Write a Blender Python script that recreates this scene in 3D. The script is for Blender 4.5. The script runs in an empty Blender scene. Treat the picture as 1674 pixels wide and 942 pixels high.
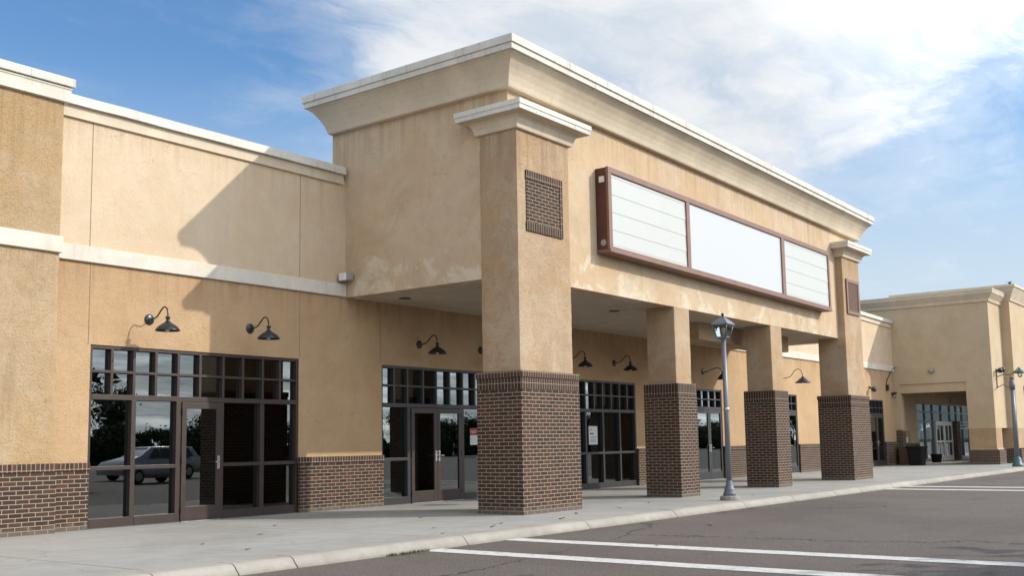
import bpy, bmesh, math, random
from mathutils import Vector, Matrix, noise
R = math.radians
random.seed(7)
S = bpy.context.scene
COL = S.collection

# ------------------------------------------------------------------ helpers
class MB:
    """collects quads / polygons with metric UVs, builds ONE mesh object"""
    def __init__(s): s.v = []; s.f = []; s.uv = []; s.sm = []
    def poly(s, pts, uvs=None, smooth=False):
        n = len(s.v); s.v += [tuple(p) for p in pts]; s.f.append(tuple(range(n, n+len(pts))))
        if uvs is None:
            a = Vector(pts[1])-Vector(pts[0]); b = Vector(pts[-1])-Vector(pts[0]); nn = a.cross(b)
            ax = max(range(3), key=lambda i: abs(nn[i]))
            if ax == 0: uvs = [(p[1], p[2]) for p in pts]
            elif ax == 1: uvs = [(p[0], p[2]) for p in pts]
            else: uvs = [(p[0], p[1]) for p in pts]
        s.uv.append(uvs); s.sm.append(smooth); return s
    def box(s, x0, x1, y0, y1, z0, z1, dz0=0, dz1=0, top=None):
        # dz0/dz1: vertical shift of the x0 / x1 end
        a = [(x0,y0,z0+dz0),(x1,y0,z0+dz1),(x1,y1,z0+dz1),(x0,y1,z0+dz0),(x0,y0,z1+dz0),(x1,y0,z1+dz1),(x1,y1,z1+dz1),(x0,y1,z1+dz0)]
        for q in ((0,1,5,4),(2,3,7,6),(3,0,4,7),(1,2,6,5),(4,5,6,7),(3,2,1,0)): s.poly([a[i] for i in q])
        return s
    def ring_sweep(s, rings, closed=True, cap=True, smooth=True):
        n = len(rings[0])
        for i in range(len(rings)-1):
            for j in range(n if closed else n-1):
                k = (j+1) % n
                s.poly([rings[i][j], rings[i][k], rings[i+1][k], rings[i+1][j]], [(j,i),(j+1,i),(j+1,i+1),(j,i+1)], smooth)
        if cap:
            s.poly(list(reversed(rings[0])), [(0,0)]*n); s.poly(rings[-1], [(0,0)]*n)
        return s
    def lathe(s, prof, c=(0,0,0), n=20, axis='z', cap=True, smooth=True, rot=0):
        rings = []
        for r, z in prof:
            ring = []
            for k in range(n):
                t = 2*math.pi*k/n+rot
                p = (r*math.cos(t), r*math.sin(t), z)
                if axis == 'y': p = (p[0], -p[2], p[1])
                if axis == 'x': p = (p[2], p[0], p[1])
                ring.append((c[0]+p[0], c[1]+p[1], c[2]+p[2]))
            rings.append(ring)
        return s.ring_sweep(rings, True, cap, smooth)
    def tube(s, pts, rad, n=8, cap=True):
        pts = [Vector(p) for p in pts]; rings = []
        ref = Vector((0.13, 0.31, 0.94))
        for i, p in enumerate(pts):
            d = (pts[min(i+1, len(pts)-1)]-pts[max(i-1, 0)]).normalized()
            u = d.cross(ref)
            if u.length < .1: u = d.cross(Vector((1,0,0)))
            u.normalize(); w = d.cross(u)
            r = rad[i] if isinstance(rad, (list, tuple)) else rad
            rings.append([tuple(p+u*r*math.cos(2*math.pi*k/n)+w*r*math.sin(2*math.pi*k/n)) for k in range(n)])
        return s.ring_sweep(rings, True, cap, True)
    def data(s, name, mat, weld=True):
        m = bpy.data.meshes.new(name); m.from_pydata(s.v, [], s.f)
        ul = m.uv_layers.new(name='UVMap')
        flat = [c for f in s.uv for u in f for c in u]
        ul.data.foreach_set('uv', flat)
        m.polygons.foreach_set('use_smooth', s.sm)
        m.materials.append(mat)
        if weld:
            b = bmesh.new(); b.from_mesh(m); bmesh.ops.remove_doubles(b, verts=b.verts, dist=1e-5)
            bmesh.ops.recalc_face_normals(b, faces=b.faces)
            b.to_mesh(m); b.free()
        m.update(); return m
    def build(s, name, mat, parent=None, bevel=0, weld=True):
        o = bpy.data.objects.new(name, s.data(name, mat, weld)); COL.objects.link(o)
        if parent is not None:
            o.parent = parent; o.matrix_parent_inverse = Matrix.Translation(-world_loc(parent))
        if bevel:
            md = o.modifiers.new('bevel', 'BEVEL'); md.width = bevel; md.segments = 2; md.limit_method = 'ANGLE'; md.angle_limit = R(40)
        return o

def world_loc(o):
    # parts sit at identity in the world, so only a thing itself offsets its children
    return Vector(o.location) if o.parent is None else Vector((0,0,0))
def tag(o, label=None, cat=None, group=None, kind=None):
    if label: o['label'] = label
    if cat: o['category'] = cat
    if group: o['group'] = group
    if kind: o['kind'] = kind
    return o
def empty(name, loc, label, cat, group=None):
    o = bpy.data.objects.new(name, None); COL.objects.link(o); o.location = loc; o.empty_display_size = .2
    return tag(o, label, cat, group)
def copy_tree(o, parent=None):
    c = o.copy(); COL.objects.link(c)
    if parent is not None: c.parent = parent
    for ch in [x for x in bpy.data.objects if x.parent == o]: copy_tree(ch, c)
    return c

def rough_box(name, mat, parent, x0, x1, y0, y1, z0, z1, step=.06, amp=.003, edge=.006):
    """stuccoed box: a fine grid whose faces and arrises wander by a few millimetres"""
    nx = max(2, round((x1-x0)/step)); ny = max(2, round((y1-y0)/step)); nz = max(2, round((z1-z0)/step))
    mb = MB()
    def P(i, j, k):
        x = x0+(x1-x0)*i/nx; y = y0+(y1-y0)*j/ny; z = z0+(z1-z0)*k/nz
        ex = (i in (0,nx)); ey = (j in (0,ny)); ez = (k in (0,nz))
        p = Vector((x,y,z)); n = noise.noise_vector(p*2.3)*amp + noise.noise_vector(p*9)*amp*.5
        if ex+ey >= 2:
            e = edge*(.8+1.2*abs(noise.noise(p*6))+ .8*abs(noise.noise(p*17)))
            x += e*(1 if i == 0 else -1); y += e*(1 if j == 0 else -1)
        return (x+n.x*(1 if ex else 0), y+n.y*(1 if ey else 0), z)
    idx = {}
    verts = []; faces = []
    def V(i, j, k):
        if (i,j,k) not in idx: idx[(i,j,k)] = len(verts); verts.append(P(i,j,k))
        return idx[(i,j,k)]
    for k in range(nz):
        for i in range(nx):
            faces.append((V(i,0,k),V(i+1,0,k),V(i+1,0,k+1),V(i,0,k+1)))
            faces.append((V(i+1,ny,k),V(i,ny,k),V(i,ny,k+1),V(i+1,ny,k+1)))
        for j in range(ny):
            faces.append((V(0,j+1,k),V(0,j,k),V(0,j,k+1),V(0,j+1,k+1)))
            faces.append((V(nx,j,k),V(nx,j+1,k),V(nx,j+1,k+1),V(nx,j,k+1)))
    for i in range(nx):
        for j in range(ny):
            faces.append((V(i,j,nz),V(i+1,j,nz),V(i+1,j+1,nz),V(i,j+1,nz)))
            faces.append((V(i,j+1,0),V(i+1,j+1,0),V(i+1,j,0),V(i,j,0)))
    m = bpy.data.meshes.new(name); m.from_pydata(verts, [], faces); m.materials.append(mat)
    for p in m.polygons: p.use_smooth = True
    m.set_sharp_from_angle(angle=R(60)); m.update()
    o = bpy.data.objects.new(name, m); COL.objects.link(o)
    if parent is not None:
        o.parent = parent; o.matrix_parent_inverse = Matrix.Translation(-world_loc(parent))
    return o

def frame_sweep(name, mat, parent, x0, x1, y0, y1, prof, dzf=None, bevel=0, sides='FLRB'):
    """moulding of profile (offset, z) mitred round a rectangle x0..x1, y0..y1 (closed ring), solid lid"""
    mb = MB(); dzf = dzf or (lambda x: 0)
    def ring(o, z):
        c = [(x0-o, y0-o), (x1+o, y0-o), (x1+o, y1+o), (x0-o, y1+o)]
        return [(x, y, z+dzf(x)) for x, y in c]
    rings = [ring(o, z) for o, z in prof]
    for i in range(len(rings)-1):
        for j in range(4):
            k = (j+1) % 4
            mb.poly([rings[i][j], rings[i][k], rings[i+1][k], rings[i+1][j]])
    mb.poly(rings[-1]); mb.poly(list(reversed(rings[0])))
    return mb.build(name, mat, parent, bevel)

# ------------------------------------------------------------------ materials
def newmat(name):
    m = bpy.data.materials.new(name); m.use_nodes = True
    nt = m.node_tree; nt.nodes.clear()
    out = nt.nodes.new('ShaderNodeOutputMaterial'); b = nt.nodes.new('ShaderNodeBsdfPrincipled')
    nt.links.new(b.outputs[0], out.inputs[0])
    return m, nt, b
class N:
    def __init__(s, nt): s.nt = nt
    def _in(s, sock, v):
        if hasattr(v, 'is_output'): s.nt.links.new(v, sock)
        elif v is not None: sock.default_value = v
    def pos(s): return s.nt.nodes.new('ShaderNodeNewGeometry').outputs['Position']
    def obj(s): return s.nt.nodes.new('ShaderNodeTexCoord').outputs['Object']
    def uv(s): return s.nt.nodes.new('ShaderNodeTexCoord').outputs['UV']
    def mapping(s, v, scale=(1,1,1), loc=(0,0,0), rot=(0,0,0)):
        n = s.nt.nodes.new('ShaderNodeMapping'); s._in(n.inputs[0], v)
        n.inputs['Scale'].default_value = scale; n.inputs['Location'].default_value = loc; n.inputs['Rotation'].default_value = rot
        return n.outputs[0]
    def noise(s, v, scale, detail=4, rough=.55, dist=0, color=False):
        n = s.nt.nodes.new('ShaderNodeTexNoise'); s._in(n.inputs['Vector'], v)
        n.inputs['Scale'].default_value = scale; n.inputs['Detail'].default_value = detail
        n.inputs['Roughness'].default_value = rough; n.inputs['Distortion'].default_value = dist
        return n.outputs['Color' if color else 'Fac']
    def voro(s, v, scale, feature='F1', out='Distance'):
        n = s.nt.nodes.new('ShaderNodeTexVoronoi'); n.feature = feature; s._in(n.inputs['Vector'], v); n.inputs['Scale'].default_value = scale
        return n.outputs[out]
    def math(s, op, a, b=None, c=None, clamp=False):
        n = s.nt.nodes.new('ShaderNodeMath'); n.operation = op; n.use_clamp = clamp
        s._in(n.inputs[0], a); s._in(n.inputs[1], b); s._in(n.inputs[2], c)
        return n.outputs[0]
    def vmath(s, op, a, b=None):
        n = s.nt.nodes.new('ShaderNodeVectorMath'); n.operation = op; s._in(n.inputs[0], a); s._in(n.inputs[1], b)
        return n.outputs['Value' if op in ('DOT_PRODUCT','LENGTH') else 'Vector']
    def mix(s, f, a, b, mode='MIX'):
        n = s.nt.nodes.new('ShaderNodeMix'); n.data_type = 'RGBA'; n.blend_type = mode
        s._in(n.inputs[0], f); s._in(n.inputs[6], a); s._in(n.inputs[7], b)
        return n.outputs[2]
    def ss(s, v, a, b, lo=0., hi=1.):
        n = s.nt.nodes.new('ShaderNodeMapRange'); n.interpolation_type = 'SMOOTHSTEP'; s._in(n.inputs[0], v)
        n.inputs[1].default_value = a; n.inputs[2].default_value = b; n.inputs[3].default_value = lo; n.inputs[4].default_value = hi
        return n.outputs[0]
    def ramp(s, f, stops, interp='LINEAR'):
        n = s.nt.nodes.new('ShaderNodeValToRGB'); s._in(n.inputs[0], f); cr = n.color_ramp; cr.interpolation = interp
        while len(cr.elements) < len(stops): cr.elements.new(.5)
        for e, (p, c) in zip(cr.elements, stops): e.position = p; e.color = (*c, 1)
        return n.outputs[0]
    def bump(s, h, dist, strength=1., normal=None):
        n = s.nt.nodes.new('ShaderNodeBump'); s._in(n.inputs['Height'], h); n.inputs['Distance'].default_value = dist
        n.inputs['Strength'].default_value = strength
        if normal is not None: s._in(n.inputs['Normal'], normal)
        return n.outputs[0]
    def xyz(s, v):
        n = s.nt.nodes.new('ShaderNodeSeparateXYZ'); s._in(n.inputs[0], v); return n.outputs
def c4(c): return (*c, 1)
def mul(c, k): return tuple(x*k for x in c)

def stucco(name, col, pale=None, mott=.22, pit=1., seed=0., patch=None, rough_scale=28, streak=.12, warm=.25, ledges=()):
    m, nt, b = newmat(name); n = N(nt); P = n.mapping(n.pos(), loc=(seed, seed*1.7, 0))
    pale = pale or tuple(min(1, x*1.12+.03) for x in col)
    big = n.noise(P, .55, 6, .62, .6); mid = n.noise(P, 2.6, 5, .65, .4); fine = n.noise(P, 85, 2, .5)
    st = n.noise(n.mapping(P, (3.2, 3.2, .35)), 1., 5, .6)
    f = n.math('ADD', n.math('MULTIPLY', big, .6), n.math('MULTIPLY', mid, .4))
    c = n.mix(n.ss(f, .30, .70), c4(mul(col, 1-mott)), c4(pale))
    c = n.mix(n.ss(st, .55, .78, 0, streak*2), c, c4(mul(col, .62)))
    wn = n.noise(n.mapping(P, loc=(3.1,7.7,1.3)), .75, 5, .6, .8)
    c = n.mix(n.ss(wn, .42, .62, 0, warm), c, c4((col[0]*.88, col[1]*.76, col[2]*.58)))
    if patch:                                     # pale salt bloom near a height band
        z0, z1, amt, pc = patch
        z = n.xyz(n.pos())[2]
        pn = n.noise(P, 1.15, 7, .66, .5)
        msk = n.math('MULTIPLY', n.ss(n.math('SUBTRACT', pn, n.ss(z, z0, z1, 0, .22)), .47, .575), amt)
        c = n.mix(msk, c, c4(pc))
        dk = n.noise(n.mapping(P, loc=(9,4,2)), .9, 7, .68, .8)
        c = n.mix(n.ss(dk, .55, .62, 0, .32), c, c4(mul(col, .72)))
    # dirty runs below the ledges that shed water, each of its own length
    for lz, ln_, amt in ledges:
        zz_ = n.xyz(n.pos())[2]
        runs = n.noise(n.mapping(P, (7., 7., .12), (lz, 0, 0)), 1., 4, .7)
        length = n.noise(n.mapping(P, (1.3, 1.3, .05), (2, lz, 0)), 1., 3, .6)
        depth = n.math('DIVIDE', n.math('SUBTRACT', lz, zz_), n.math('MULTIPLY', length, ln_*2))
        fall = n.math('MULTIPLY', n.ss(depth, 0, 1, 1, 0), n.ss(depth, -.02, .0, 0, 1))
        c = n.mix(n.math('MULTIPLY', n.math('MULTIPLY', n.ss(runs, .42, .68), fall), amt), c, c4((col[0]*.50, col[1]*.42, col[2]*.34)))
    # rust-brown weeping stains
    rs = n.noise(n.mapping(P, (1.6, 1.6, .5), (4, 2, 8)), 1., 5, .7, 1.2)
    c = n.mix(n.ss(rs, .64, .76, 0, .3), c, c4((col[0]*.72, col[1]*.58, col[2]*.42)))
    # hairline crackle
    vor = n.voro(n.vmath('ADD', P, n.vmath('SCALE', n.noise(P, 3, 3, .5, 0, True))), .9, 'DISTANCE_TO_EDGE')
    ck = n.math('MULTIPLY', n.ss(vor, .0, .008, 1, 0), n.ss(n.noise(P, .8, 2), .50, .62))
    c = n.mix(n.math('MULTIPLY', ck, .5), c, c4(mul(col, .45)))
    c = n.mix(n.ss(fine, .3, .75, .0, .30), c, c4(mul(col, .70)))
    nt.links.new(c, b.inputs['Base Color']); b.inputs['Roughness'].default_value = .93; b.inputs['Specular IOR Level'].default_value = .2
    h1 = n.noise(P, rough_scale, 4, .62, .3); h2 = n.noise(P, 4.5, 3, .5)
    pits = n.ss(n.noise(P, rough_scale*1.6, 2, .5), .30, .46)
    h = n.math('ADD', n.math('ADD', n.math('MULTIPLY', h1, .7), n.math('MULTIPLY', pits, .35)), n.math('MULTIPLY', h2, 1.2))
    nt.links.new(n.bump(h, .012*pit, .9), b.inputs['Normal'])
    return m

def brick(name, bw=.215, bh=.07, mort=.0135, offset=.5, dark=1., pinkish=0.):
    m, nt, b = newmat(name); n = N(nt); uv = n.uv()
    wob = n.noise(n.pos(), 7, 2, .5, 0, True)
    uvw = n.vmath('ADD', uv, n.vmath('MULTIPLY', n.vmath('SUBTRACT', wob, (.5,.5,.5)), (.008,.008,0)))
    t = nt.nodes.new('ShaderNodeTexBrick'); nt.links.new(uvw, t.inputs['Vector'])
    t.offset = offset; t.offset_frequency = 2; t.squash = 1
    t.inputs['Color1'].default_value = (0,0,0,1); t.inputs['Color2'].default_value = (1,1,1,1); t.inputs['Mortar'].default_value = (.5,.5,.5,1)
    t.inputs['Scale'].default_value = 1; t.inputs['Mortar Size'].default_value = mort/2*1.0
    t.inputs['Mortar Smooth'].default_value = .25; t.inputs['Bias'].default_value = 0
    t.inputs['Brick Width'].default_value = bw; t.inputs['Row Height'].default_value = bh
    rnd = t.outputs['Color']; mo = t.outputs['Fac']
    k = dark
    bc = n.ramp(rnd, [(0, mul((.056,.033,.027), k)), (.25, mul((.080,.046,.034), k)), (.5, mul((.102,.055,.039), k)), (.68, mul((.056,.043,.041), k)),
                      (.86, mul((.110,.060,.043), k)), (.985, mul((.16,.066,.043), k))])
    gr = n.noise(n.pos(), 60, 4, .7)
    bc = n.mix(n.ss(gr, .35, .75, 0, .35), bc, c4(mul((.15,.098,.070), k)))
    big = n.noise(n.pos(), 1.3, 4, .6)
    bc = n.mix(n.ss(big, .5, .75, 0, .22), bc, c4(mul((.14,.095,.07), k)))
    mc = n.mix(n.noise(n.pos(), 14, 3), c4((.30,.235,.175)), c4((.46,.37,.28)))
    c = n.mix(mo, bc, mc)
    # grey cement splash and dirt at the very foot
    z = n.xyz(n.pos())[2]
    sp = n.ss(n.math('ADD', z, n.math('MULTIPLY', n.noise(n.pos(), 5, 4, .6), .28)), .16, .30, .75, 0)
    c = n.mix(sp, c, n.mix(mo, c4((.15,.125,.10)), c4((.27,.24,.20))))
    nt.links.new(c, b.inputs['Base Color']); b.inputs['Roughness'].default_value = .88; b.inputs['Specular IOR Level'].default_value = .25
    h = n.math('ADD', n.math('MULTIPLY', n.math('SUBTRACT', 1., mo), 1.), n.math('MULTIPLY', gr, .45))
    nt.links.new(n.bump(h, .008, 1.), b.inputs['Normal'])
    return m

def trim(name, col=(.60,.565,.49), dirt=.30, streaks=True):
    m, nt, b = newmat(name); n = N(nt); P = n.pos()
    a = n.noise(P, 1.1, 6, .65, .4); st = n.noise(n.mapping(P, (5,5,.5)), 1., 5, .62)
    c = n.mix(n.ss(a, .35, .7), c4(mul(col, .90)), c4(tuple(min(.85, x*1.06) for x in col)))
    if streaks: c = n.mix(n.ss(st, .55, .78, 0, dirt), c, c4((col[0]*.55, col[1]*.5, col[2]*.42)))
    sp = n.noise(P, 22, 4, .7)
    c = n.mix(n.ss(sp, .56, .72, 0, dirt), c, c4(mul(col, .42)))
    run = n.noise(n.mapping(P, (11,11,.6), (3,1,0)), 1., 4, .7)
    c = n.mix(n.ss(run, .58, .72, 0, dirt*.8), c, c4((col[0]*.45, col[1]*.41, col[2]*.36)))
    nt.links.new(c, b.inputs['Base Color']); b.inputs['Roughness'].default_value = .75; b.inputs['Specular IOR Level'].default_value = .3
    nt.links.new(n.bump(n.math('ADD', n.noise(P, 45, 3, .6), n.math('MULTIPLY', n.noise(P, 3, 3), 1.5)), .005, .7), b.inputs['Normal'])
    return m

def simple(name, col, rough=.5, metal=0, var=.15, scale=6, spec=.5, bump=0, emit=None):
    m, nt, b = newmat(name); n = N(nt); P = n.obj()
    a = n.noise(P, scale, 5, .6)
    c = n.mix(a, c4(mul(col, 1-var)), c4(mul(col, 1+var)))
    nt.links.new(c, b.inputs['Base Color']); b.inputs['Metallic'].default_value = metal; b.inputs['Specular IOR Level'].default_value = spec
    r = n.math('ADD', n.math('MULTIPLY', n.noise(P, scale*2, 4), .25), rough-.12)
    nt.links.new(r, b.inputs['Roughness'])
    if bump: nt.links.new(n.bump(n.noise(P, 40, 3), bump), b.inputs['Normal'])
    return m

def glass(name, tint=(.22,.25,.25), base=.07, gain=1.7, ripple=.00003, gtint=(.86,.93,.95)):
    m = bpy.data.materials.new(name); m.use_nodes = True; nt = m.node_tree; nt.nodes.clear(); n = N(nt)
    out = nt.nodes.new('ShaderNodeOutputMaterial'); mx = nt.nodes.new('ShaderNodeMixShader')
    tr = nt.nodes.new('ShaderNodeBsdfTransparent'); gl = nt.nodes.new('ShaderNodeBsdfGlossy')
    tr.inputs[0].default_value = c4(tint); gl.inputs['Color'].default_value = c4(gtint); gl.inputs['Roughness'].default_value = .003
    nt.links.new(n.bump(n.noise(n.pos(), 1.3, 2), ripple*8, 1.), gl.inputs['Normal'])
    fr = nt.nodes.new('ShaderNodeFresnel'); fr.inputs[0].default_value = 1.52
    f = n.math('ADD', n.math('MULTIPLY', fr.outputs[0], gain), base, clamp=True)
    nt.links.new(f, mx.inputs[0]); nt.links.new(tr.outputs[0], mx.inputs[1]); nt.links.new(gl.outputs[0], mx.inputs[2])
    nt.links.new(mx.outputs[0], out.inputs[0]); return m

CREAM = (.625,.497,.35); TAN = (.485,.328,.198); COLTAN = (.49,.35,.23)
M = {}
M['cream'] = stucco('stucco_cream', CREAM, (.66,.53,.39), .10, .7, 0, rough_scale=26, streak=.20, ledges=((6.9,1.0,.28),))
M['tan'] = stucco('stucco_tan', TAN, (.53,.37,.215), .09, 1.0, 3, streak=.14, ledges=((4.466,.7,.4),))
M['pil'] = stucco('stucco_pilaster', (.47,.335,.195), (.52,.40,.27), .17, 1.5, 5, rough_scale=34, streak=.3, warm=.5, ledges=((7.06,1.6,.55),(4.52,.8,.4)))
M['col'] = stucco('stucco_column', COLTAN, (.54,.41,.28), .12, 2.2, 8, patch=(3.6,7.5,.25,(.58,.49,.38)), rough_scale=36, streak=.26, warm=.5, ledges=((7.27,1.5,.5),))
M['fascia'] = stucco('stucco_fascia', (.565,.43,.295), (.62,.49,.35), .11, .7, 11, patch=(4.5,5.9,.75,(.68,.60,.47)), rough_scale=24, streak=.24, warm=.42, ledges=((8.09,1.3,.45),))
M['far'] = stucco('stucco_far', (.52,.41,.275), (.56,.45,.31), .06, .4, 14, streak=.05)
M['farlow'] = stucco('stucco_far_low', (.40,.275,.165), None, .12, .5, 15, streak=.1)
M['soffit'] = stucco('soffit_plaster', (.50,.44,.35), None, .10, .3, 17, streak=.0)
M['joint'] = simple('joint_filler', (.22,.15,.09), .9)
M['brick'] = brick('brown_brick', dark=.62)
M['rowlock'] = brick('rowlock_brick', .076, .125, .012, 0., .68)
M['soldier'] = brick('soldier_brick', .076, .22, .012, 0., .60)
M['trim'] = trim('cream_trim', (.62,.525,.40), .26)
M['band'] = trim('band_trim', (.63,.585,.505), .24)
M['coping'] = trim('coping_white', (.64,.615,.555), .62)
M['bronze'] = simple('bronze_frame', (.038,.023,.019), .42, .0, .2, 3)
M['bronze_dk'] = simple('dark_frame', (.028,.026,.028), .42, .0, .2, 3)
M['alu'] = simple('aluminium_strip', (.42,.42,.42), .35, .8)
M['glass'] = glass('shop_glass')
M['black'] = simple('black_enamel', (.018,.021,.026), .30, 0, .2, 8)
M['bulb'] = simple('milk_bulb', (.75,.74,.70), .3)
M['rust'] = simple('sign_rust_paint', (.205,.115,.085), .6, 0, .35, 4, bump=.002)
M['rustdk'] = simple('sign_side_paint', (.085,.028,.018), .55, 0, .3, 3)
M['signw'] = simple('sign_acrylic', (.485,.505,.52), .35, 0, .02, 1)
M['signlouv'] = simple('sign_acrylic_ribbed', (.475,.487,.468), .4, 0, .04, 1)
M['steel'] = simple('painted_grey_steel', (.17,.19,.22), .42, .2, .15, 5)
M['steeldk'] = simple('grey_steel_base', (.15,.165,.19), .55, .2, .25, 6, bump=.003)
M['cast'] = simple('cast_foot', (.28,.26,.22), .85, 0, .3, 9, bump=.004)
M['teal'] = simple('teal_steel', (.07,.13,.14), .45, .2, .2, 5)
M['plastic'] = simple('black_plastic', (.010,.010,.011), .7, 0, .2, 6, spec=.2)
M['farframe'] = simple('grey_window_frame', (.20,.21,.21), .45, .3)
M['whitep'] = simple('white_paint', (.70,.70,.68), .5)
M['paper'] = simple('paper', (.66,.68,.66), .8, 0, .05)
M['red'] = simple('red_print', (.33,.025,.02), .6)
M['ink'] = simple('dark_ink', (.03,.035,.04), .7)
M['bluep'] = simple('pale_blue_print', (.40,.50,.62), .7)
M['brown'] = simple('brown_laminate', (.11,.055,.035), .6, 0, .25, 4)
M['grey'] = simple('grey_housing', (.30,.31,.32), .5, .2)
M['wallin'] = simple('interior_paint', (.22,.19,.16), .9)
M['floorin'] = simple('interior_floor', (.10,.095,.09), .6)
M['lampglass'] = glass('lantern_glass', (.80,.82,.80), .05, 1.0)
M['numb'] = simple('brown_numeral', (.08,.035,.02), .5)
M['leafdry'] = simple('dry_leaf', (.09,.055,.03), .8)
M['tyre'] = simple('rubber', (.02,.02,.02), .8)
M['rim'] = simple('alloy', (.45,.46,.47), .35, .9)
M['carw'] = simple('silver_car_paint', (.45,.46,.47), .28, .3, .03)
M['card'] = simple('dark_car_paint', (.09,.095,.105), .22, .4, .03)
M['cargl'] = simple('car_window', (.02,.025,.03), .06, 0, .05)
M['lamplens'] = simple('headlight_lens', (.6,.6,.6), .15)
M['bark'] = simple('bark', (.075,.055,.04), .9, 0, .3, 12, bump=.02)

def leafmat(name, c1, c2):
    m, nt, b = newmat(name); n = N(nt)
    oi = nt.nodes.new('ShaderNodeObjectInfo').outputs['Random']
    f = n.math('ADD', n.math('MULTIPLY', n.noise(n.obj(), 1.4, 4, .7), .8), n.math('MULTIPLY', oi, .25))
    nt.links.new(n.mix(f, c4(c1), c4(c2)), b.inputs['Base Color']); b.inputs['Roughness'].default_value = .6
    return m
M['leaf'] = leafmat('leaves', (.022,.040,.014), (.07,.10,.03))
M['leaf2'] = leafmat('yellow_green_leaves', (.05,.07,.015), (.12,.14,.04))

# concrete walk
def concrete(name, kerb=False):
    m, nt, b = newmat(name); n = N(nt); P = n.pos()
    base = (.345,.337,.315) if not kerb else (.365,.34,.30)
    a = n.noise(P, .35, 6, .6, .4); c_ = n.noise(P, 3, 5, .65); g = n.noise(P, 140, 2, .5); sp = n.noise(P, 30, 3, .7)
    c = n.mix(n.ss(n.math('ADD', n.math('MULTIPLY', a, .65), n.math('MULTIPLY', c_, .35)), .36, .64), c4(mul(base, .82)), c4(mul(base, 1.08)))
    c = n.mix(n.ss(g, .35, .7, 0, .25), c, c4(mul(base, .6)))
    c = n.mix(n.ss(sp, .66, .76, 0, .35), c, c4(mul(base, .5)))
    wet = n.noise(n.mapping(P, (.25, 1.6, 1)), 1., 6, .65, .5)
    c = n.mix(n.ss(wet, .54, .72, 0, .35), c, c4((base[0]*.72, base[1]*.70, base[2]*.66)))
    h = n.math('ADD', n.math('MULTIPLY', g, .4), c_)
    if not kerb:
        x = n.xyz(P)[0]; y = n.xyz(P)[1]
        xw = n.math('ADD', x, n.math('MULTIPLY', n.noise(P, 2.2, 3), .03))
        fr = n.math('ABSOLUTE', n.math('SUBTRACT', n.math('FRACT', n.math('DIVIDE', n.math('SUBTRACT', xw, 6.92), 4.62)), .5))
        j = n.ss(n.math('MULTIPLY', n.math('SUBTRACT', .5, fr), 4.62), .006, .016, 1, 0)
        yw = n.math('ADD', y, n.math('MULTIPLY', n.noise(P, 1.6, 3), .04))
        c = n.mix(n.math('MULTIPLY', j, .7), c, c4((.10,.09,.075)))
        # fine crazing
        v = n.voro(n.vmath('ADD', P, n.noise(P, 1.5, 3, .5, 0, True)), .33, 'DISTANCE_TO_EDGE')
        ck = n.math('MULTIPLY', n.ss(v, 0, .006, 1, 0), n.ss(n.noise(P, .5, 2), .5, .6))
        c = n.mix(n.math('MULTIPLY', ck, .6), c, c4((.13,.115,.095)))
        h = n.math('SUBTRACT', h, n.math('MULTIPLY', j, 2.))
    else:
        z = n.xyz(P)[2]
        c = n.mix(n.ss(n.math('ADD', z, n.math('MULTIPLY', n.noise(P, 6, 4, .6), .10)), -.10, .0, .55, 0), c, c4((.20,.17,.135)))
    nt.links.new(c, b.inputs['Base Color']); b.inputs['Roughness'].default_value = .85; b.inputs['Specular IOR Level'].default_value = .3
    nt.links.new(n.bump(h, .004, .8), b.inputs['Normal'])
    return m
M['walk'] = concrete('concrete_walk'); M['kerb'] = concrete('concrete_kerb', True)

def asphalt():
    m, nt, b = newmat('asphalt'); n = N(nt); P = n.pos()
    base = (.118,.096,.083)
    a = n.noise(P, .16, 6, .62, .5); md = n.noise(P, 1.3, 6, .7); g = n.noise(P, 60, 3, .75); vg = n.voro(P, 34)
    c = n.mix(n.ss(a, .35, .65), c4(mul(base, .80)), c4(mul(base, 1.12)))
    c = n.mix(n.ss(md, .5, .75, 0, .4), c, c4(mul(base, .66)))
    c = n.mix(n.ss(g, .5, .70, 0, .75), c, c4((.30,.265,.24)))
    c = n.mix(n.ss(vg, .05, .45, .75, 0), c, c4((.035,.031,.029)))
    # wheel tracks along the lane
    tr = n.noise(n.mapping(P, (.05, .9, 1)), 1., 4, .6)
    c = n.mix(n.ss(tr, .5, .7, 0, .3), c, c4(mul(base, .7)))
    # patched cracks
    v = n.voro(n.vmath('ADD', n.mapping(P, (.5,1,1)), n.vmath('MULTIPLY', n.noise(P, .9, 5, .7, 0, True), (1.1,1.1,0))), .19, 'DISTANCE_TO_EDGE')
    ck = n.math('MULTIPLY', n.ss(v, .0, .006, 1, 0), n.ss(n.noise(P, .35, 2), .40, .52))
    c = n.mix(n.math('MULTIPLY', ck, .9), c, c4((.035,.03,.028)))
    oil = n.noise(n.mapping(P, (.8,1.2,1), (3.3,7.1,0)), .9, 4, .7)
    c = n.mix(n.ss(oil, .62, .72, 0, .6), c, c4((.04,.036,.034)))
    nt.links.new(c, b.inputs['Base Color']); b.inputs['Roughness'].default_value = .82; b.inputs['Specular IOR Level'].default_value = .35
    h = n.math('SUBTRACT', n.math('ADD', g, n.math('MULTIPLY', vg, .8)), n.math('MULTIPLY', ck, 2.))
    nt.links.new(n.bump(h, .008, .9), b.inputs['Normal']); return m
M['asphalt'] = asphalt()
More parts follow.
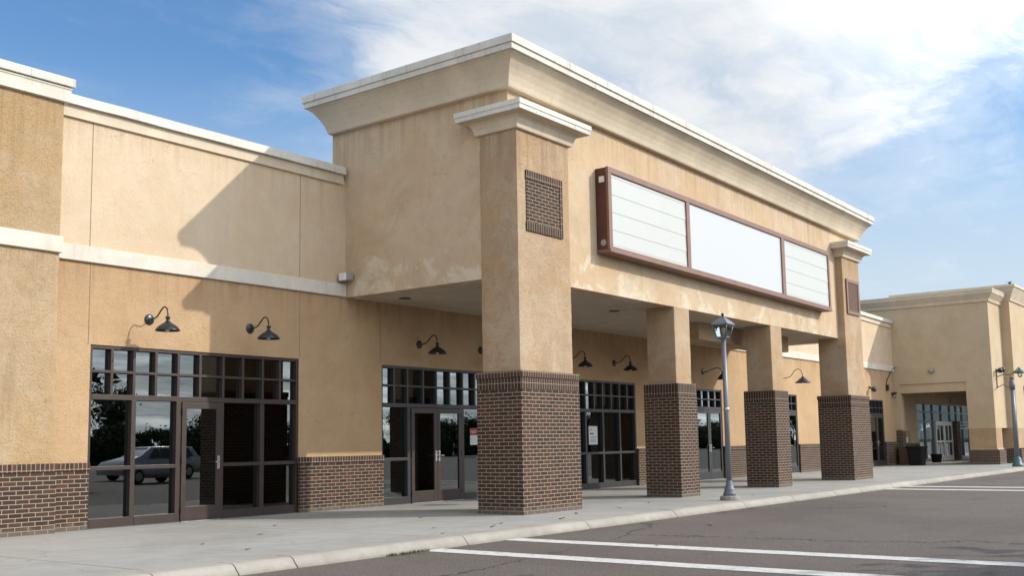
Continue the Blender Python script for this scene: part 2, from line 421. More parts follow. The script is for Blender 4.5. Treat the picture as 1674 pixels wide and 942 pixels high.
def roadpaint():
    m, nt, b = newmat('road_paint'); n = N(nt); P = n.pos()
    w = n.noise(P, 9, 6, .75); g = n.noise(P, 70, 3, .7)
    c = n.mix(n.ss(n.math('ADD', n.math('MULTIPLY', w, .6), n.math('MULTIPLY', g, .4)), .50, .66), c4((.60,.59,.555)), c4((.20,.18,.165)))
    nt.links.new(c, b.inputs['Base Color']); b.inputs['Roughness'].default_value = .8
    nt.links.new(n.bump(g, .004), b.inputs['Normal']); return m
M['paint'] = roadpaint()
def grassmat():
    m, nt, b = newmat('grass'); n = N(nt); P = n.pos()
    c = n.mix(n.noise(P, .6, 6, .7), c4((.035,.055,.015)), c4((.09,.11,.035)))
    nt.links.new(c, b.inputs['Base Color']); b.inputs['Roughness'].default_value = .9; return m
M['grass'] = grassmat()

# ------------------------------------------------------------------ world, sun, camera
SUNV = Vector((.742, -1, .742)).normalized()
el = math.asin(SUNV.z); az = math.atan2(SUNV.x, SUNV.y)
w = bpy.data.worlds.new('World'); S.world = w; w.use_nodes = True
nt = w.node_tree; nt.nodes.clear(); n = N(nt)
wo = nt.nodes.new('ShaderNodeOutputWorld'); bg = nt.nodes.new('ShaderNodeBackground'); bg.inputs[1].default_value = .15
sky = nt.nodes.new('ShaderNodeTexSky'); sky.sky_type = 'NISHITA'; sky.sun_disc = False
sky.sun_elevation = el; sky.sun_rotation = az; sky.air_density = 1.15; sky.dust_density = .6; sky.ozone_density = 2.2
V = nt.nodes.new('ShaderNodeTexCoord').outputs['Generated']
vx = n.xyz(V)
# clouds live on a flat layer: direction divided by height gives cloud-deck coordinates
zz = n.math('MAXIMUM', n.math('ADD', vx[2], .12), .02)
cp = nt.nodes.new('ShaderNodeCombineXYZ'); nt.links.new(n.math('DIVIDE', vx[0], zz), cp.inputs[0]); nt.links.new(n.math('DIVIDE', vx[1], zz), cp.inputs[1])
CP = cp.outputs[0]
warp = n.vmath('MULTIPLY', n.vmath('SUBTRACT', n.noise(CP, 1.1, 4, .6, 0, True), (.5,.5,.5)), (.5,.5,0))
n1 = n.noise(n.vmath('ADD', CP, warp), 1.5, 9, .60, .3)
n2 = n.noise(n.mapping(n.vmath('ADD', CP, warp), (1., 3., 1), (0,0,0), (0,0,.5)), 2.2, 8, .66, .4)
def blob(d, a, b, k):
    v = Vector(d).normalized()
    return n.ss(n.vmath('DOT_PRODUCT', V, tuple(v)), math.cos(R(a)), math.cos(R(b)), 0, k)
bias = n.math('ADD', blob((.82,.43,.38), 25, 3, .40), blob((.90,.24,.42), 17, 3, .22))
bias = n.math('ADD', bias, blob((.72,.58,.40), 16, 2, .12))
bias = n.math('ADD', bias, blob((.45,.83,.33), 20, 4, -.26))
bias = n.math('ADD', bias, blob((.955,.22,.17), 13, 3, -.34))
bias = n.math('ADD', bias, blob((.93,.17,.27), 5, 1, -.16))
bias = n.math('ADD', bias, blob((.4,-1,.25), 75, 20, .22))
bias = n.math('ADD', bias, blob((-1,-.4,.35), 70, 15, .30))  # extra cloud bank out of view, added to fill the shaded walls
dens = n.math('ADD', n.math('ADD', n.math('MULTIPLY', n1, 1.15), n.math('MULTIPLY', n2, .55)), bias)
dens = n.math('SUBTRACT', dens, .36)
cl = n.ss(dens, .44, 1.02)
cl2 = n.ss(dens, .30, .66, 0, .30)
cl = n.math('MAXIMUM', cl, cl2)
shade = n.ss(n.math('ADD', n.math('MULTIPLY', n.noise(n.vmath('ADD', CP, warp), 2.4, 7, .62), .7), n.math('MULTIPLY', n2, .3)), .36, .62)
ccol = n.mix(shade, c4((3.5,3.95,4.5)), c4((4.9,5.0,5.1)))
glow = n.math('ADD', 1., blob(tuple(SUNV), 72, 10, 3.9))  # clouds brightened round the out-of-view sun, boosted for fill and window reflections
glow = n.math('ADD', glow, blob((-1,-.55,.35), 75, 10, 1.0))  # added brightness for the unseen left-hand clouds, lifts the shade
gv = nt.nodes.new('ShaderNodeCombineXYZ')
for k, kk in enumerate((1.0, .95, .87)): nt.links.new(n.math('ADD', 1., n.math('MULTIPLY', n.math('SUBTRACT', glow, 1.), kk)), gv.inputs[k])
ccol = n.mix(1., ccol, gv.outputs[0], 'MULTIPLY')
skyc = n.mix(1., sky.outputs[0], c4((.55,.75,.93)), 'MULTIPLY')
haze = n.ss(vx[2], .10, .36, .88, 0)
skyc = n.mix(haze, skyc, c4((3.6,4.2,4.75)))
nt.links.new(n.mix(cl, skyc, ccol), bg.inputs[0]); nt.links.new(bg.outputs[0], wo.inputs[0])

sd = bpy.data.lights.new('sun', 'SUN'); sd.energy = 3.0; sd.angle = R(.53); sd.color = (1, .93, .82)
so = bpy.data.objects.new('sun', sd); COL.objects.link(so); so.rotation_euler = SUNV.to_track_quat('Z', 'Y').to_euler(); so.location = (20, -40, 30)

cam = bpy.data.cameras.new('camera'); co = bpy.data.objects.new('camera', cam); COL.objects.link(co); S.camera = co
yaw, pit, rol = .924, .115, -.017
fw = Vector((math.sin(yaw)*math.cos(pit), math.cos(yaw)*math.cos(pit), math.sin(pit)))
rt = Vector((math.cos(yaw), -math.sin(yaw), 0)); up = rt.cross(fw)
r2 = rt*math.cos(rol)+up*math.sin(rol); u2 = -rt*math.sin(rol)+up*math.cos(rol)
mt = Matrix((r2, u2, -fw)).transposed().to_4x4(); mt.translation = (0, -16.416, 1.285); co.matrix_world = mt
cam.sensor_width = 36; cam.sensor_fit = 'HORIZONTAL'; cam.lens = 1739.8/1674*36
cam.shift_x = (837-839.2)/1674; cam.shift_y = (526-471)/1674
cam.clip_start = .1; cam.clip_end = 3000
S.view_settings.view_transform = 'Standard'; S.view_settings.look = 'None'; S.view_settings.gamma = 1; S.view_settings.exposure = .27
S.cycles.use_denoising = True; S.cycles.max_bounces = 8; S.cycles.transparent_max_bounces = 12; S.cycles.caustics_reflective = False

# ------------------------------------------------------------------ ground
MB().poly([(-700,-700,-.135),(900,-700,-.135),(900,700,-.135),(-700,700,-.135)]).build('road', M['asphalt'])
tag(bpy.data.objects['road'], kind='structure')
tag(MB().box(-40, 140, -6.15, -.0005, -.30, 0).build('sidewalk', M['walk']), kind='structure')
# kerb of separate cast lengths with open joints
kb = MB(); xs = [-40, -20, -8, 0, 4.2, 6.80, 7.86, 8.72]
x = 11.9
while x < 140: xs.append(x); x += random.choice((2.6, 3.0, 3.2, 3.05, 1.9))
xs.append(140)
for a, b_ in zip(xs[:-1], xs[1:]):
    a += .009; b_ -= .009; dz = random.uniform(-.004, .003); segs = max(1, int((b_-a)/.35))
    prof = [(-6.152, 0), (-6.40, .001), (-6.455, -.008), (-6.49, -.030), (-6.515, -.065), (-6.56, -.108), (-6.585, -.20), (-6.152, -.20)]
    rings = []
    for i in range(segs+1):
        xx = a+(b_-a)*i/segs
        e = .012 if i in (0, segs) else 0
        rings.append([(xx, y+noise.noise((xx*1.7, y*3, 1))*.010+e*(1 if z < -.001 and y < -6.2 else 0), z+dz+noise.noise((xx*2.1, y*4, 5))*.005-e*.6*(1 if y < -6.2 else 0)) for y, z in prof])
    kb.ring_sweep(rings, True, True, False)
tag(kb.build('kerb', M['kerb']), kind='structure')
def stripe(x0, x1, y1, label):
    mb = MB(); y = -6.56; n_ = 60
    pts0 = []; pts1 = []
    for i in range(n_+1):
        yy = y+(y1-y)*i/n_
        pts0.append((x0+noise.noise((yy*3, x0, 0))*.02, yy, -.131)); pts1.append((x1+noise.noise((yy*3, x1, 7))*.02, yy, -.131))
    for i in range(n_): mb.poly([pts0[i], pts1[i], pts1[i+1], pts0[i+1]])
    o = mb.build('road_marking', M['paint']); tag(o, label, None, None, 'structure')
stripe(12.74, 13.12, -17.5, None); stripe(10.94, 11.32, -17.5, None)
stripe(30.0, 30.55, -17.5, None); stripe(31.75, 32.3, -17.5, None)
tag(MB().poly([(-700,-62,-.12),(900,-62,-.12),(900,-700,-.12),(-700,-700,-.12)]).build('grass_verge', M['grass']), kind='structure')

# ------------------------------------------------------------------ main building
ZP, ZB0, ZB1 = 7.12, 4.466, 4.735
bld = empty('retail_building', (16, 0, 0), 'long tan and cream stuccoed shop building with brown brick footing', 'building')
OPEN = [(9.93, 14.52, 3.08), (16.90, 20.62, 3.08), (23.25, 27.76, 3.06), (31.56, 33.54, 3.02), (38.2, 40.12, 3.03), (48.47, 50.45, 3.04)]
def dzp(x): return -.31*max(0, x-34)/18
lo = MB(); x = -20
for a, b_, zt in OPEN:
    lo.box(x, a, 0, .3, -.1, ZB0+.1); lo.box(a, b_, 0, .3, zt, ZB0+.1); x = b_
lo.box(x, 55.60, 0, .3, -.1, ZB0+.1)
lo.build('wall', M['tan'], bld)
MB().box(-20, 34, -.004, .3, ZB0+.1, 7.0).build('upper_wall', M['cream'], bld)
up_ = MB(); up_.box(34, 52.3, -.004, .3, ZB0+.1, 7.0, 0, 0); up_.build('upper_wall', M['cream'], bld)
for a, b_ in ((-20, 5.3), (9.24, 15.78), (15.81, 52.15)):
    MB().box(a, b_, -.06, 0, ZB0, ZB1).build('band', M['band'], bld, .008)
# parapet: cream fascia strip + white metal coping
for a, b_ in ((-20, 5.3), (9.24, 15.70), (34.5, 52.1)):
    MB().box(a, b_, -.055, 0, 6.90, 7.105, dzp(a), dzp(b_)).build('parapet_strip', M['trim'], bld, .006)
def wavy_box(mb, x0, x1, y0, y1, z0, z1, amp, dzf=None, step=.5):
    n_ = max(1, int((x1-x0)/step)); rings = []
    for i in range(n_+1):
        x = x0+(x1-x0)*i/n_; w_ = noise.noise((x*.9, y0, z0))*amp+noise.noise((x*3.1, y0, z1))*amp*.5+(dzf(x) if dzf else 0)
        rings.append([(x,y0,z0+w_),(x,y1,z0+w_),(x,y1,z1+w_),(x,y0+.015,z1+w_)])
    mb.ring_sweep(rings, True, True, False)
for a, b_ in ((-20, 5.3), (9.30, 15.70), (34.5, 52.12)):
    cp_ = MB(); wavy_box(cp_, a, b_, -.13, .42, 7.108, 7.275, .010, dzp)
    cp_.build('coping', M['coping'], bld)
MB().box(-20, 52.2, .3, 12, 6.2, 6.4).build('roof', M['grey'], bld)
MB().box(-20, 52.2, 11.7, 12, -.1, 6.2).build('rear_wall', M['tan'], bld)
# control joints (thin filler strips) on the wall
for xj, z0, z1 in ((9.885, 3.08, ZB0), (9.86, ZB1, 6.9), (14.53, 3.1, ZB0), (14.52, ZB1, 6.9), (16.86, 3.1, ZB0), (5.2, ZB1, 6.9)):
    MB().box(xj-.006, xj+.006, -.0065 if z0 > 4 else -.0025, .01, z0, z1).build('control_joint', M['joint'], bld)
# brick wainscot: field + rowlock cap
x = 9.20
segs = []
for a, b_, zt in OPEN: segs.append((x, a)); x = b_
segs.append((x, 52.15)); segs.insert(0, (-20, 5.3))
for a, b_ in segs:
    MB().box(a, b_, -.055, .28, -.1, .975).build('brick_wainscot', M['brick'], bld)
    MB().box(a-(.012 if a > 9.3 else 0), b_+(.012 if b_ < 52 else 0), -.075, .27, .975, 1.10).build('rowlock_course', M['rowlock'], bld, .006)
# left pilaster (stands proud and taller)
PX0, PX1, PY = 5.3, 9.22, -.20
rough_box('pilaster', M['pil'], bld, PX0, PX1, PY, .05, 1.0, 7.12, .12, .004, .008)
MB().box(PX0-.02, PX1+.03, PY-.05, .04, -.1, .975).build('brick_wainscot', M['brick'], bld)
MB().box(PX0-.03, PX1+.042, PY-.07, .04, .975, 1.105).build('rowlock_course', M['rowlock'], bld, .006)
MB().box(PX0-.06, PX1+.02, PY-.06, .05, 4.52, 4.79).build('band', M['band'], bld, .01)
frame_sweep('pilaster_cap', M['band'], bld, PX0, PX1, PY, .3, [(.03,7.05),(.07,7.055),(.07,7.26),(.085,7.275),(.085,7.30),(.03,7.31)], None, .006)
frame_sweep('coping', M['coping'], bld, PX0, PX1, PY, .35, [(.05,7.312),(.12,7.315),(.12,7.455),(.0,7.475)], None, .008)

# interior rooms seen through the glass
rm = MB(); fl = MB(); xs_ = [9.5, 15.6, 22, 30, 36.5, 45, 52.1]
for a in xs_: MB().box(a-.05, a+.05, .31, 8, 0.02, 3.6).build('partition', M['wallin'], bld)
rm.box(9.4, 52.2, 8, 8.1, 0.02, 3.6); rm.box(9.4, 52.2, .31, 8, 3.6, 3.7)
fl.box(9.5, 52.1, .0, 8, -.2, .012)
rm.build('interior_wall', M['wallin'], bld); fl.build('interior_floor', M['floorin'], bld)

# ------------------------------------------------------------------ storefronts (part) > panes, doors ... (sub-parts)
def pane_quad(mb, x0, x1, z0, z1, y, tilt=.0022):
    a = random.uniform(-tilt, tilt); b_ = random.uniform(-tilt, tilt); w_ = x1-x0; h = z1-z0
    d = lambda sx, sz: y+sx*a*w_/2+sz*b_*h/2
    mb.poly([(x0,d(-1,-1),z0),(x1,d(1,-1),z0),(x1,d(1,1),z1),(x0,d(-1,1),z1)])
def storefront(x0, x1, zt, cols, lower, fmat, parent=bld, y=.0, rows=(2.20, 2.635), name='storefront_window', midrail=1.0, doormat=None, dtop=None, label=None, depth=.12, upper=True):
    """lower: list of ('p',xa,xb) panes and ('d',xa,xb,hinge) doors left to right"""
    yf, yb, yg = y+.02, y+.02+depth, y+.115
    fr = MB(); gl = MB(); doors = []
    j = .055
    fr.box(x0, x0+j, yf, yb, 0, zt); fr.box(x1-j, x1, yf, yb, 0, zt)
    fr.box(x0+j, x1-j, yf+.003, yb-.003, zt-.06, zt-.001)
    zb = rows[0]
    fr.box(x0+j, x1-j, yf-.004, yb-.003, zb-.045, zb+.045)
    if upper:
        zm = rows[1]
        fr.box(x0+j, x1-j, yf+.004, yb-.004, zm-.022, zm+.022)
        for i in range(1, len(cols)-1):
            fr.box(cols[i]-.026, cols[i]+.026, yf+.001, yb-.001, zb+.045, zt-.06)
        for i in range(len(cols)-1):
            a = cols[i]+(.026 if i else j); b_ = cols[i+1]-(.026 if i < len(cols)-2 else j)
            if i == 0: a = x0+j
            if i == len(cols)-2: b_ = x1-j
            pane_quad(gl, a, b_, zb+.045, zm-.022, yg); pane_quad(gl, a, b_, zm+.022, zt-.06, yg)
    xe = x0+j
    for k, it in enumerate(lower):
        kind, a, b_ = it[:3]
        if k: fr.box(lower[k-1][2], a, yf-.002, yb-.001, 0, zb-.045)
        if kind == 'p':
            fr.box(a, b_, yf-.006, yb-.003, 0, .165)
            if midrail:
                fr.box(a, b_, yf-.004, yb-.005, midrail-.033, midrail+.033)
                pane_quad(gl, a, b_, .165, midrail-.033, yg); pane_quad(gl, a, b_, midrail+.033, zb-.045, yg)
            else: pane_quad(gl, a, b_, .165, zb-.045, yg)
        else: doors.append(it)
    o = fr.build(name, fmat, parent, .004)
    if label: o['label'] = label
    gl.build('pane', M['glass'], o, weld=False)
    for it in doors:
        a, b_ = it[1]+.004, it[2]-.004; hinge = it[3]; dm = doormat or fmat; dy0 = y-.004; dy1 = y+.05; zt_ = zb-.05
        db = MB(); sw = it[4] if len(it) > 4 else .095
        db.box(a, a+sw, dy0, dy1, .02, zt_); db.box(b_-sw, b_, dy0, dy1, .02, zt_)
        db.box(a+sw, b_-sw, dy0+.003, dy1-.003, zt_-.12, zt_-.002); db.box(a+sw, b_-sw, dy0+.003, dy1-.003, .022, .27)
        d_ = db.build('door', dm, o, .004)
        pm = MB(); pane_quad(pm, a+sw, b_-sw, .27, zt_-.12, y+.024); pm.build('door_pane', M['glass'], o, weld=False)
        hx = (b_-.05) if hinge == 'l' else (a+.05)
        hb = MB(); hb.box(hx-.028, hx+.028, dy0-.012, dy0+.002, .93, 1.17)
        hb.tube([(hx, dy0-.01, 1.06), (hx, dy0-.065, 1.06), (hx+(-.11 if hinge == 'l' else .11), dy0-.068, 1.055)], .011, 8)
        hb.lathe([(.02,-.0),(.02,.02)], (hx, dy0-.010, 1.13), 10, 'y'); hb.build('door_handle', M['alu'], o)
        hh = a+.012 if hinge == 'l' else b_-.012
        hg = None
        for zz_ in (.22, 1.1, 1.98): MB().box(hh-.012, hh+.012, dy0-.010, dy0+.002, zz_-.06, zz_+.06).build('hinge', dm, o)
        MB().box(a, b_, dy0-.03, dy1+.05, .0, .016).build('threshold', M['alu'], o)
    return o

storefront(9.93, 14.52, 3.08, [9.93,10.355,10.785,11.225,11.69,12.16,12.68,13.14,13.62,14.05,14.52],
    [('p',9.985,10.745),('p',10.835,11.655),('d',11.76,12.62,'l',.10),('p',12.70,13.56),('p',13.66,14.465)], M['bronze'], label='bronze framed shopfront left of the canopy with a single glass door')
storefront(16.90, 20.62, 3.08, [16.90,17.32,17.76,18.29,18.745,19.22,19.70,20.16,20.62],
    [('p',16.955,17.74),('d',17.85,18.735,'l',.105),('d',18.735,19.62,'r',.105),('p',19.73,20.565)], M['bronze_dk'], doormat=M['bronze'], label='dark framed shopfront with double doors under the canopy')
storefront(23.25, 27.76, 3.06, [23.25,23.70,24.15,24.60,25.06,25.51,25.96,26.42,26.87,27.31,27.76],
    [('p',23.305,24.11),('p',24.20,25.02),('p',25.10,25.92),('p',26.0,26.83),('p',26.91,27.705)], M['bronze_dk'], label='dark framed shopfront without doors between the columns')
def glazed_doors(x0, x1, zt, **k):
    w_ = (x1-x0-.11)/2; xm = (x0+x1)/2
    cols = [x0+(x1-x0)*i/4 for i in range(5)]
    return storefront(x0, x1, zt, cols, [('d',x0+.055,xm,'l',.10),('d',xm,x1-.055,'r',.10)], M['bronze_dk'], **k)
glazed_doors(31.56, 33.54, 3.02, rows=(2.38, 2.68), label='narrow double doors behind the street lamp')
glazed_doors(38.2, 40.12, 3.03, rows=(2.38, 2.68), label='narrow double doors beside the end column')
glazed_doors(48.47, 50.45, 3.04, rows=(2.38, 2.68), label='narrow double doors beyond the canopy')

# ------------------------------------------------------------------ entrance canopy
CX0, CX1, CY = 15.80, 34.38, -4.43
ZC = 4.458
def dz(x): return -.0132*(x-15.8)
can = empty('entrance_canopy', (25, -4.43, 0), 'tall cream entrance canopy with flared cornice on brick footed columns', 'canopy')
fb = MB()
# hollow box: front, two sides, soffit, back top
def wallgrid(name, mat, pts_fn, nu, nv, flip=False):
    pass
fb.box(CX0, CX1, CY, CY+.35, ZC, 8.3, 0, -.02)
fb.box(CX0, CX0+.35, CY+.35, -.002, ZC, 8.3); fb.box(CX0, CX0+.35, -.002, .4, 6.42, 8.3)
fb.box(CX1-.35, CX1, CY+.35, -.002, ZC, 8.05); fb.box(CX1-.35, CX1, -.002, .4, 6.42, 8.05)
fb.box(CX0+.35, CX1-.35, .05, .4, 6.42, 8.0)
fb.build('fascia', M['fascia'], can)
MB().box(CX0+.35, CX1-.35, CY+.35, -.002, ZC+.004, ZC+.15).build('soffit', M['soffit'], can)
MB().box(25.6, 31.6, -3.3, -2.6, 4.0, ZC+.002).build('soffit_beam', M['col'], can, .01)
CE = CX1+.45; CB = .28
prof = [(.0,8.085),(.12,8.09),(.135,8.115),(.16,8.20),(.205,8.31),(.265,8.42),(.335,8.52),(.40,8.595),(.45,8.63)]
frame_sweep('cornice', M['trim'], can, CX0, CE, CY, CB, prof+[(.45,8.66),(.25,8.67)], dz)
frame_sweep('cornice_coping', M['coping'], can, CX0, CE, CY, CB, [(.25,8.655),(.50,8.652),(.505,8.76),(.505,8.762)], dz)
frame_sweep('coping_flashing', M['coping'], can, CX0, CE, CY, CB, [(.25,8.77),(.535,8.764),(.535,8.915),(.50,8.93),(.0,8.95)], dz, .006)
# coping lap joints
for xx in [17.2+2.45*i for i in range(7)]: MB().box(xx-.02, xx+.02, CY-.539, CY-.48, 8.768, 8.922, dz(xx), dz(xx)).build('coping_lap', M['trim'], can)
for yy in (-3.6, -2.3, -1.0): MB().box(CX0-.539, CX0-.48, yy-.02, yy+.02, 8.768, 8.922).build('coping_lap', M['trim'], can)
# recessed soffit lights
for xx, yy in ((16.75,-.85),(21.9,-2.95),(27.0,-2.0),(30.8,-1.0)):
    MB().lathe([(.13,-.012),(.13,.0),(.10,.0),(.09,.06),(.0,.061)], (xx,yy,ZC+.0035), 20).build('downlight', M['black'], can)

def capital(par, x0, x1, y0, y1, dz_):
    p = [(.0,7.265),(.055,7.27),(.065,7.285),(.085,7.36),(.12,7.45),(.16,7.495),(.31,7.52)]
    frame_sweep('capital', M['trim'], par, x0, x1, y0, y1, [(o, z+dz_) for o, z in p+[(.31,7.53),(.1,7.535)]])
    frame_sweep('capital_coping', M['coping'], par, x0, x1, y0, y1, [(.1,7.522+dz_),(.335,7.524+dz_),(.34,7.61+dz_),(.355,7.615+dz_),(.355,7.715+dz_),(.0,7.75+dz_)], None, .006)
ZK = 2.645
def column(sx0, sx1, sy0, sy1, bx0, bx1, by0, by1, ztop, big, dz_=0):
    sh = rough_box('column', M['col'], can, sx0, sx1, sy0, sy1, ZK-.06, ztop, .06, .0025, .006)
    br = MB().box(bx0, bx1, by0, by1, -.05, ZK-(.345 if big else .30)).build('brick_base', M['brick'], sh)
    so_ = MB().box(bx0+.002, bx1-.002, by0+.002, by1-.002, ZK-(.344 if big else .299), ZK-(.126 if big else 0)).build('soldier_course', M['soldier'], sh, .004)
    if big: MB().box(bx0-.016, bx1+.016, by0-.016, by1+.016, ZK-.125, ZK).build('rowlock_course', M['rowlock'], sh, .010)
    return sh
c1 = column(15.773, 17.52, -4.65, -3.745, 15.69, 17.60, -4.735, -3.67, 7.40, True); c1['label'] = 'front corner column with a brick plaque'
capital(c1, 15.773, 17.52, -4.65, -3.745, 0)
c2 = column(22.165, 22.92, -4.433, -3.67, 22.085, 23.0, -4.515, -3.59, ZC-.002, False)
c3 = column(27.67, 28.43, -4.433, -3.67, 27.585, 28.51, -4.515, -3.59, ZC-.002, False)
c4_ = column(32.93, 34.46, -4.65, -3.745, 32.85, 34.54, -4.735, -3.67, 7.20, True); c4_['label'] = 'end column with a brown louvred vent'
capital(c4_, 32.93, 34.46, -4.65, -3.745, -.235)
# brick plaque on the corner column
pm = MB().box(16.04, 17.23, -4.668, -4.60, 5.50, 6.335).build('brick_plaque', M['brick'], c1)
MB().box(16.03, 17.24, -4.682, -4.60, 6.335, 6.51).build('soldier_course', M['soldier'], c1, .006)
MB().box(16.03, 17.24, -4.682, -4.60, 5.325, 5.50).build('soldier_course', M['soldier'], c1, .006)
MB().box(17.145, 17.24, -4.681, -4.60, 5.501, 6.334).build('plaque_edge', M['rowlock'], c1, .006)
lv = MB()
for a in ((33.14,34.28,5.24,5.34),(33.14,34.28,6.26,6.36)): lv.box(a[0], a[1], -4.70, -4.62, a[2], a[3])
lv.box(33.14, 33.25, -4.698, -4.62, 5.34, 6.26); lv.box(34.17, 34.28, -4.698, -4.62, 5.34, 6.26)
for i in range(15):
    z = 5.36+i*.06
    lv.poly([(33.25,-4.695,z),(34.17,-4.695,z),(34.17,-4.66,z+.045),(33.25,-4.66,z+.045)])
lv.box(33.25, 34.17, -4.66, -4.62, 5.34, 6.26)
lv.build('vent', M['rust'], c4_)

# ------------------------------------------------------------------ sign cabinet
sg = empty('sign_cabinet', (24.9, -4.43, 5.3), 'long blank white sign box in a rusty brown frame on the canopy front', 'sign')
SX0, SX1, SY = 18.66, 31.22, -4.75
def dzs(x): return -.0112*(x-18.66)
KS = 1.0107
def zt(z): return (z-1.285)*KS+1.285
def sbox(mb, x0, x1, y0, y1, z0, z1): mb.box(x0*KS, x1*KS, y0, y1, zt(z0), zt(z1), dzs(x0), dzs(x1))
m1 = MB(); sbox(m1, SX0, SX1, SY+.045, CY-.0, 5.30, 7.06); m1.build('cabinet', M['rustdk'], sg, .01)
m2 = MB(); sbox(m2, SX0-.006, SX1+.006, SY-.01, SY+.06, 6.945, 7.07); sbox(m2, SX0-.006, SX1+.006, SY-.03, CY+.0, 5.245, 5.305)
sbox(m2, SX0-.005, SX1+.005, SY-.012, SY+.05, 5.305, 5.375)
for a, b_ in ((SX0-.004, 18.79), (22.115, 22.275), (27.64, 27.845), (31.11, SX1+.004)): sbox(m2, a, b_, SY-.008, SY+.05, 5.375, 6.945)
m2.build('sign_frame', M['rust'], sg, .006)
for a, b_, rib in ((18.79, 22.115, 1), (22.275, 27.64, 0), (27.845, 31.11, 1)):
    p_ = MB(); zs = [5.375, 6.945]
    if rib: zs = [5.375, 5.42, 5.74, 6.12, 6.50, 6.88, 6.945]
    xa, xb = a*KS, b_*KS
    for i, (za, zb_) in enumerate(zip(zs[:-1], zs[1:])):
        o2 = .007 if rib else 0; yb_ = SY+.03
        p_.poly([(xa,yb_-o2,zt(za)+dzs(a)),(xb,yb_-o2,zt(za)+dzs(b_)),(xb,yb_,zt(zb_)+dzs(b_)),(xa,yb_,zt(zb_)+dzs(a))])
        if rib and i: p_.poly([(xa,yb_-o2,zt(za)+dzs(a)),(xb,yb_-o2,zt(za)+dzs(b_)),(xb,yb_,zt(za)+dzs(b_)),(xa,yb_,zt(za)+dzs(a))])
    p_.build('sign_panel', M['signlouv'] if rib else M['signw'], sg, weld=False)
SX0 *= KS
dt = MB(); dt.box(SX0-.03, SX0, -4.66, -4.54, 6.80, 6.93); dt.build('junction_box', M['whitep'], sg)
MB().lathe([(.07,0),(.07,.03),(.0,.032)], (SX0-.001, -4.60, 5.50), 14, 'x').build('conduit_cap', M['grey'], sg).scale.x = 1
random.seed(3)
for i in range(14):
    xx = random.uniform(18.8, 31); dp = MB(); sbox(dp, xx-.015, xx+.015, SY-.013, SY+.0, 5.325, 5.345); dp.build('screw_head', M['ink'], sg)

# ------------------------------------------------------------------ gooseneck lamps
def gooseneck(label, path, shade, platez=.0):
    r_ = empty('wall_lamp', (0,0,0), label, 'wall lamp', 'gooseneck lamps along the shop wall')
    MB().lathe([(.095,0),(.095,.012),(.075,.025),(.03,.03),(0,.031)], (0,0,platez), 24, 'y').build('backplate', M['black'], r_)
    pts = [Vector((0,-d,z)) for d, z in path]
    # smooth the path
    sm = []
    for i in range(len(pts)-1):
        p0 = pts[max(i-1,0)]; p1 = pts[i]; p2 = pts[i+1]; p3 = pts[min(i+2,len(pts)-1)]
        for t in (0,.25,.5,.75):
            sm.append(.5*((2*p1)+(p2-p0)*t+(2*p0-5*p1+4*p2-p3)*t*t+(3*p1-p0-3*p2+p3)*t*t*t))
    sm.append(pts[-1])
    MB().tube(sm, .0135, 10).build('arm', M['black'], r_)
    hd = path[-1]
    sh_ = MB().lathe(shade, (0,-hd[0],hd[1]), 32, 'z', cap=False).build('lamp_shade', M['black'], r_)
    md = sh_.modifiers.new('solid', 'SOLIDIFY'); md.thickness = .004
    zb_ = shade[-1][1]
    MB().lathe([(.0,-.06),(.03,-.05),(.04,-.02),(.035,.02),(.02,.06),(.0,.06)], (0,-hd[0],hd[1]+zb_+.045), 14).build('bulb', M['bulb'], r_)
    return r_
pathA = [(0,0),(.10,0),(.22,.03),(.32,.11),(.39,.17),(.455,.185),(.515,.15),(.545,.07),(.55,-.01)]
shadeA = [(.018,.02),(.042,.018),(.044,-.012),(.028,-.02),(.030,-.055),(.045,-.075),(.075,-.098),(.12,-.125),(.165,-.16),(.195,-.195),(.212,-.222),(.213,-.232)]
LA = gooseneck('sunlit black gooseneck lamp above the first shopfront, its shadow on the wall', pathA, shadeA); LA.location = (11.04, -.002, 3.59)
for xx, lb in ((13.27, 'black gooseneck lamp in shade above the right half of the first shopfront'),
               (18.13, 'black gooseneck lamp above the shaded double doors left of the corner column'),
               (20.38, 'black wall lamp mostly hidden by the corner column, only its backplate showing'),
               (24.22, 'black gooseneck lamp whose shade peeks out right of the corner column'),
               (26.60, 'black gooseneck lamp above the doorless shopfront, left of the second column')):
    o = copy_tree(LA); o.location = (xx, -.002, 3.60); o['label'] = lb
pathB = [(0,0),(.15,-.01),(.32,.05),(.48,.09),(.62,.07),(.70,-.0),(.71,-.06)]
shadeB = [(.02,.03),(.03,.0),(.035,-.05),(.07,-.08),(.10,-.12),(.15,-.20),(.17,-.24)]
LB = gooseneck('black lamp with a small bell shade behind the street lamp post', pathB, shadeB); LB.location = (32.2, -.002, 3.60)
MB().tube([(0,0,.0),(0,-.02,.10),(0,-.38,.115),(0,-.60,.095)], .010, 8).build('brace', M['black'], LB)
pathC = [(0,0),(.2,.0),(.42,.06),(.58,.26),(.74,.32),(.86,.22),(.90,.02)]
shadeC = [(.02,.02),(.04,.0),(.07,-.04),(.12,-.07),(.14,-.08),(.15,-.11),(.28,-.20),(.30,-.23)]
LC = gooseneck('lamp with a ribbed grey shade on a braced arm beside the third column', pathC, shadeC); LC.location = (38.6, -.002, 3.62)
MB().tube([(0,0,0),(0,-.02,.12),(0,-.45,.14),(0,-.56,.22)], .012, 8).build('brace', M['black'], LC)
MB().tube([(0,-.01,.0),(0,-.012,-.6)], .014, 8).build('conduit', M['black'], LC)
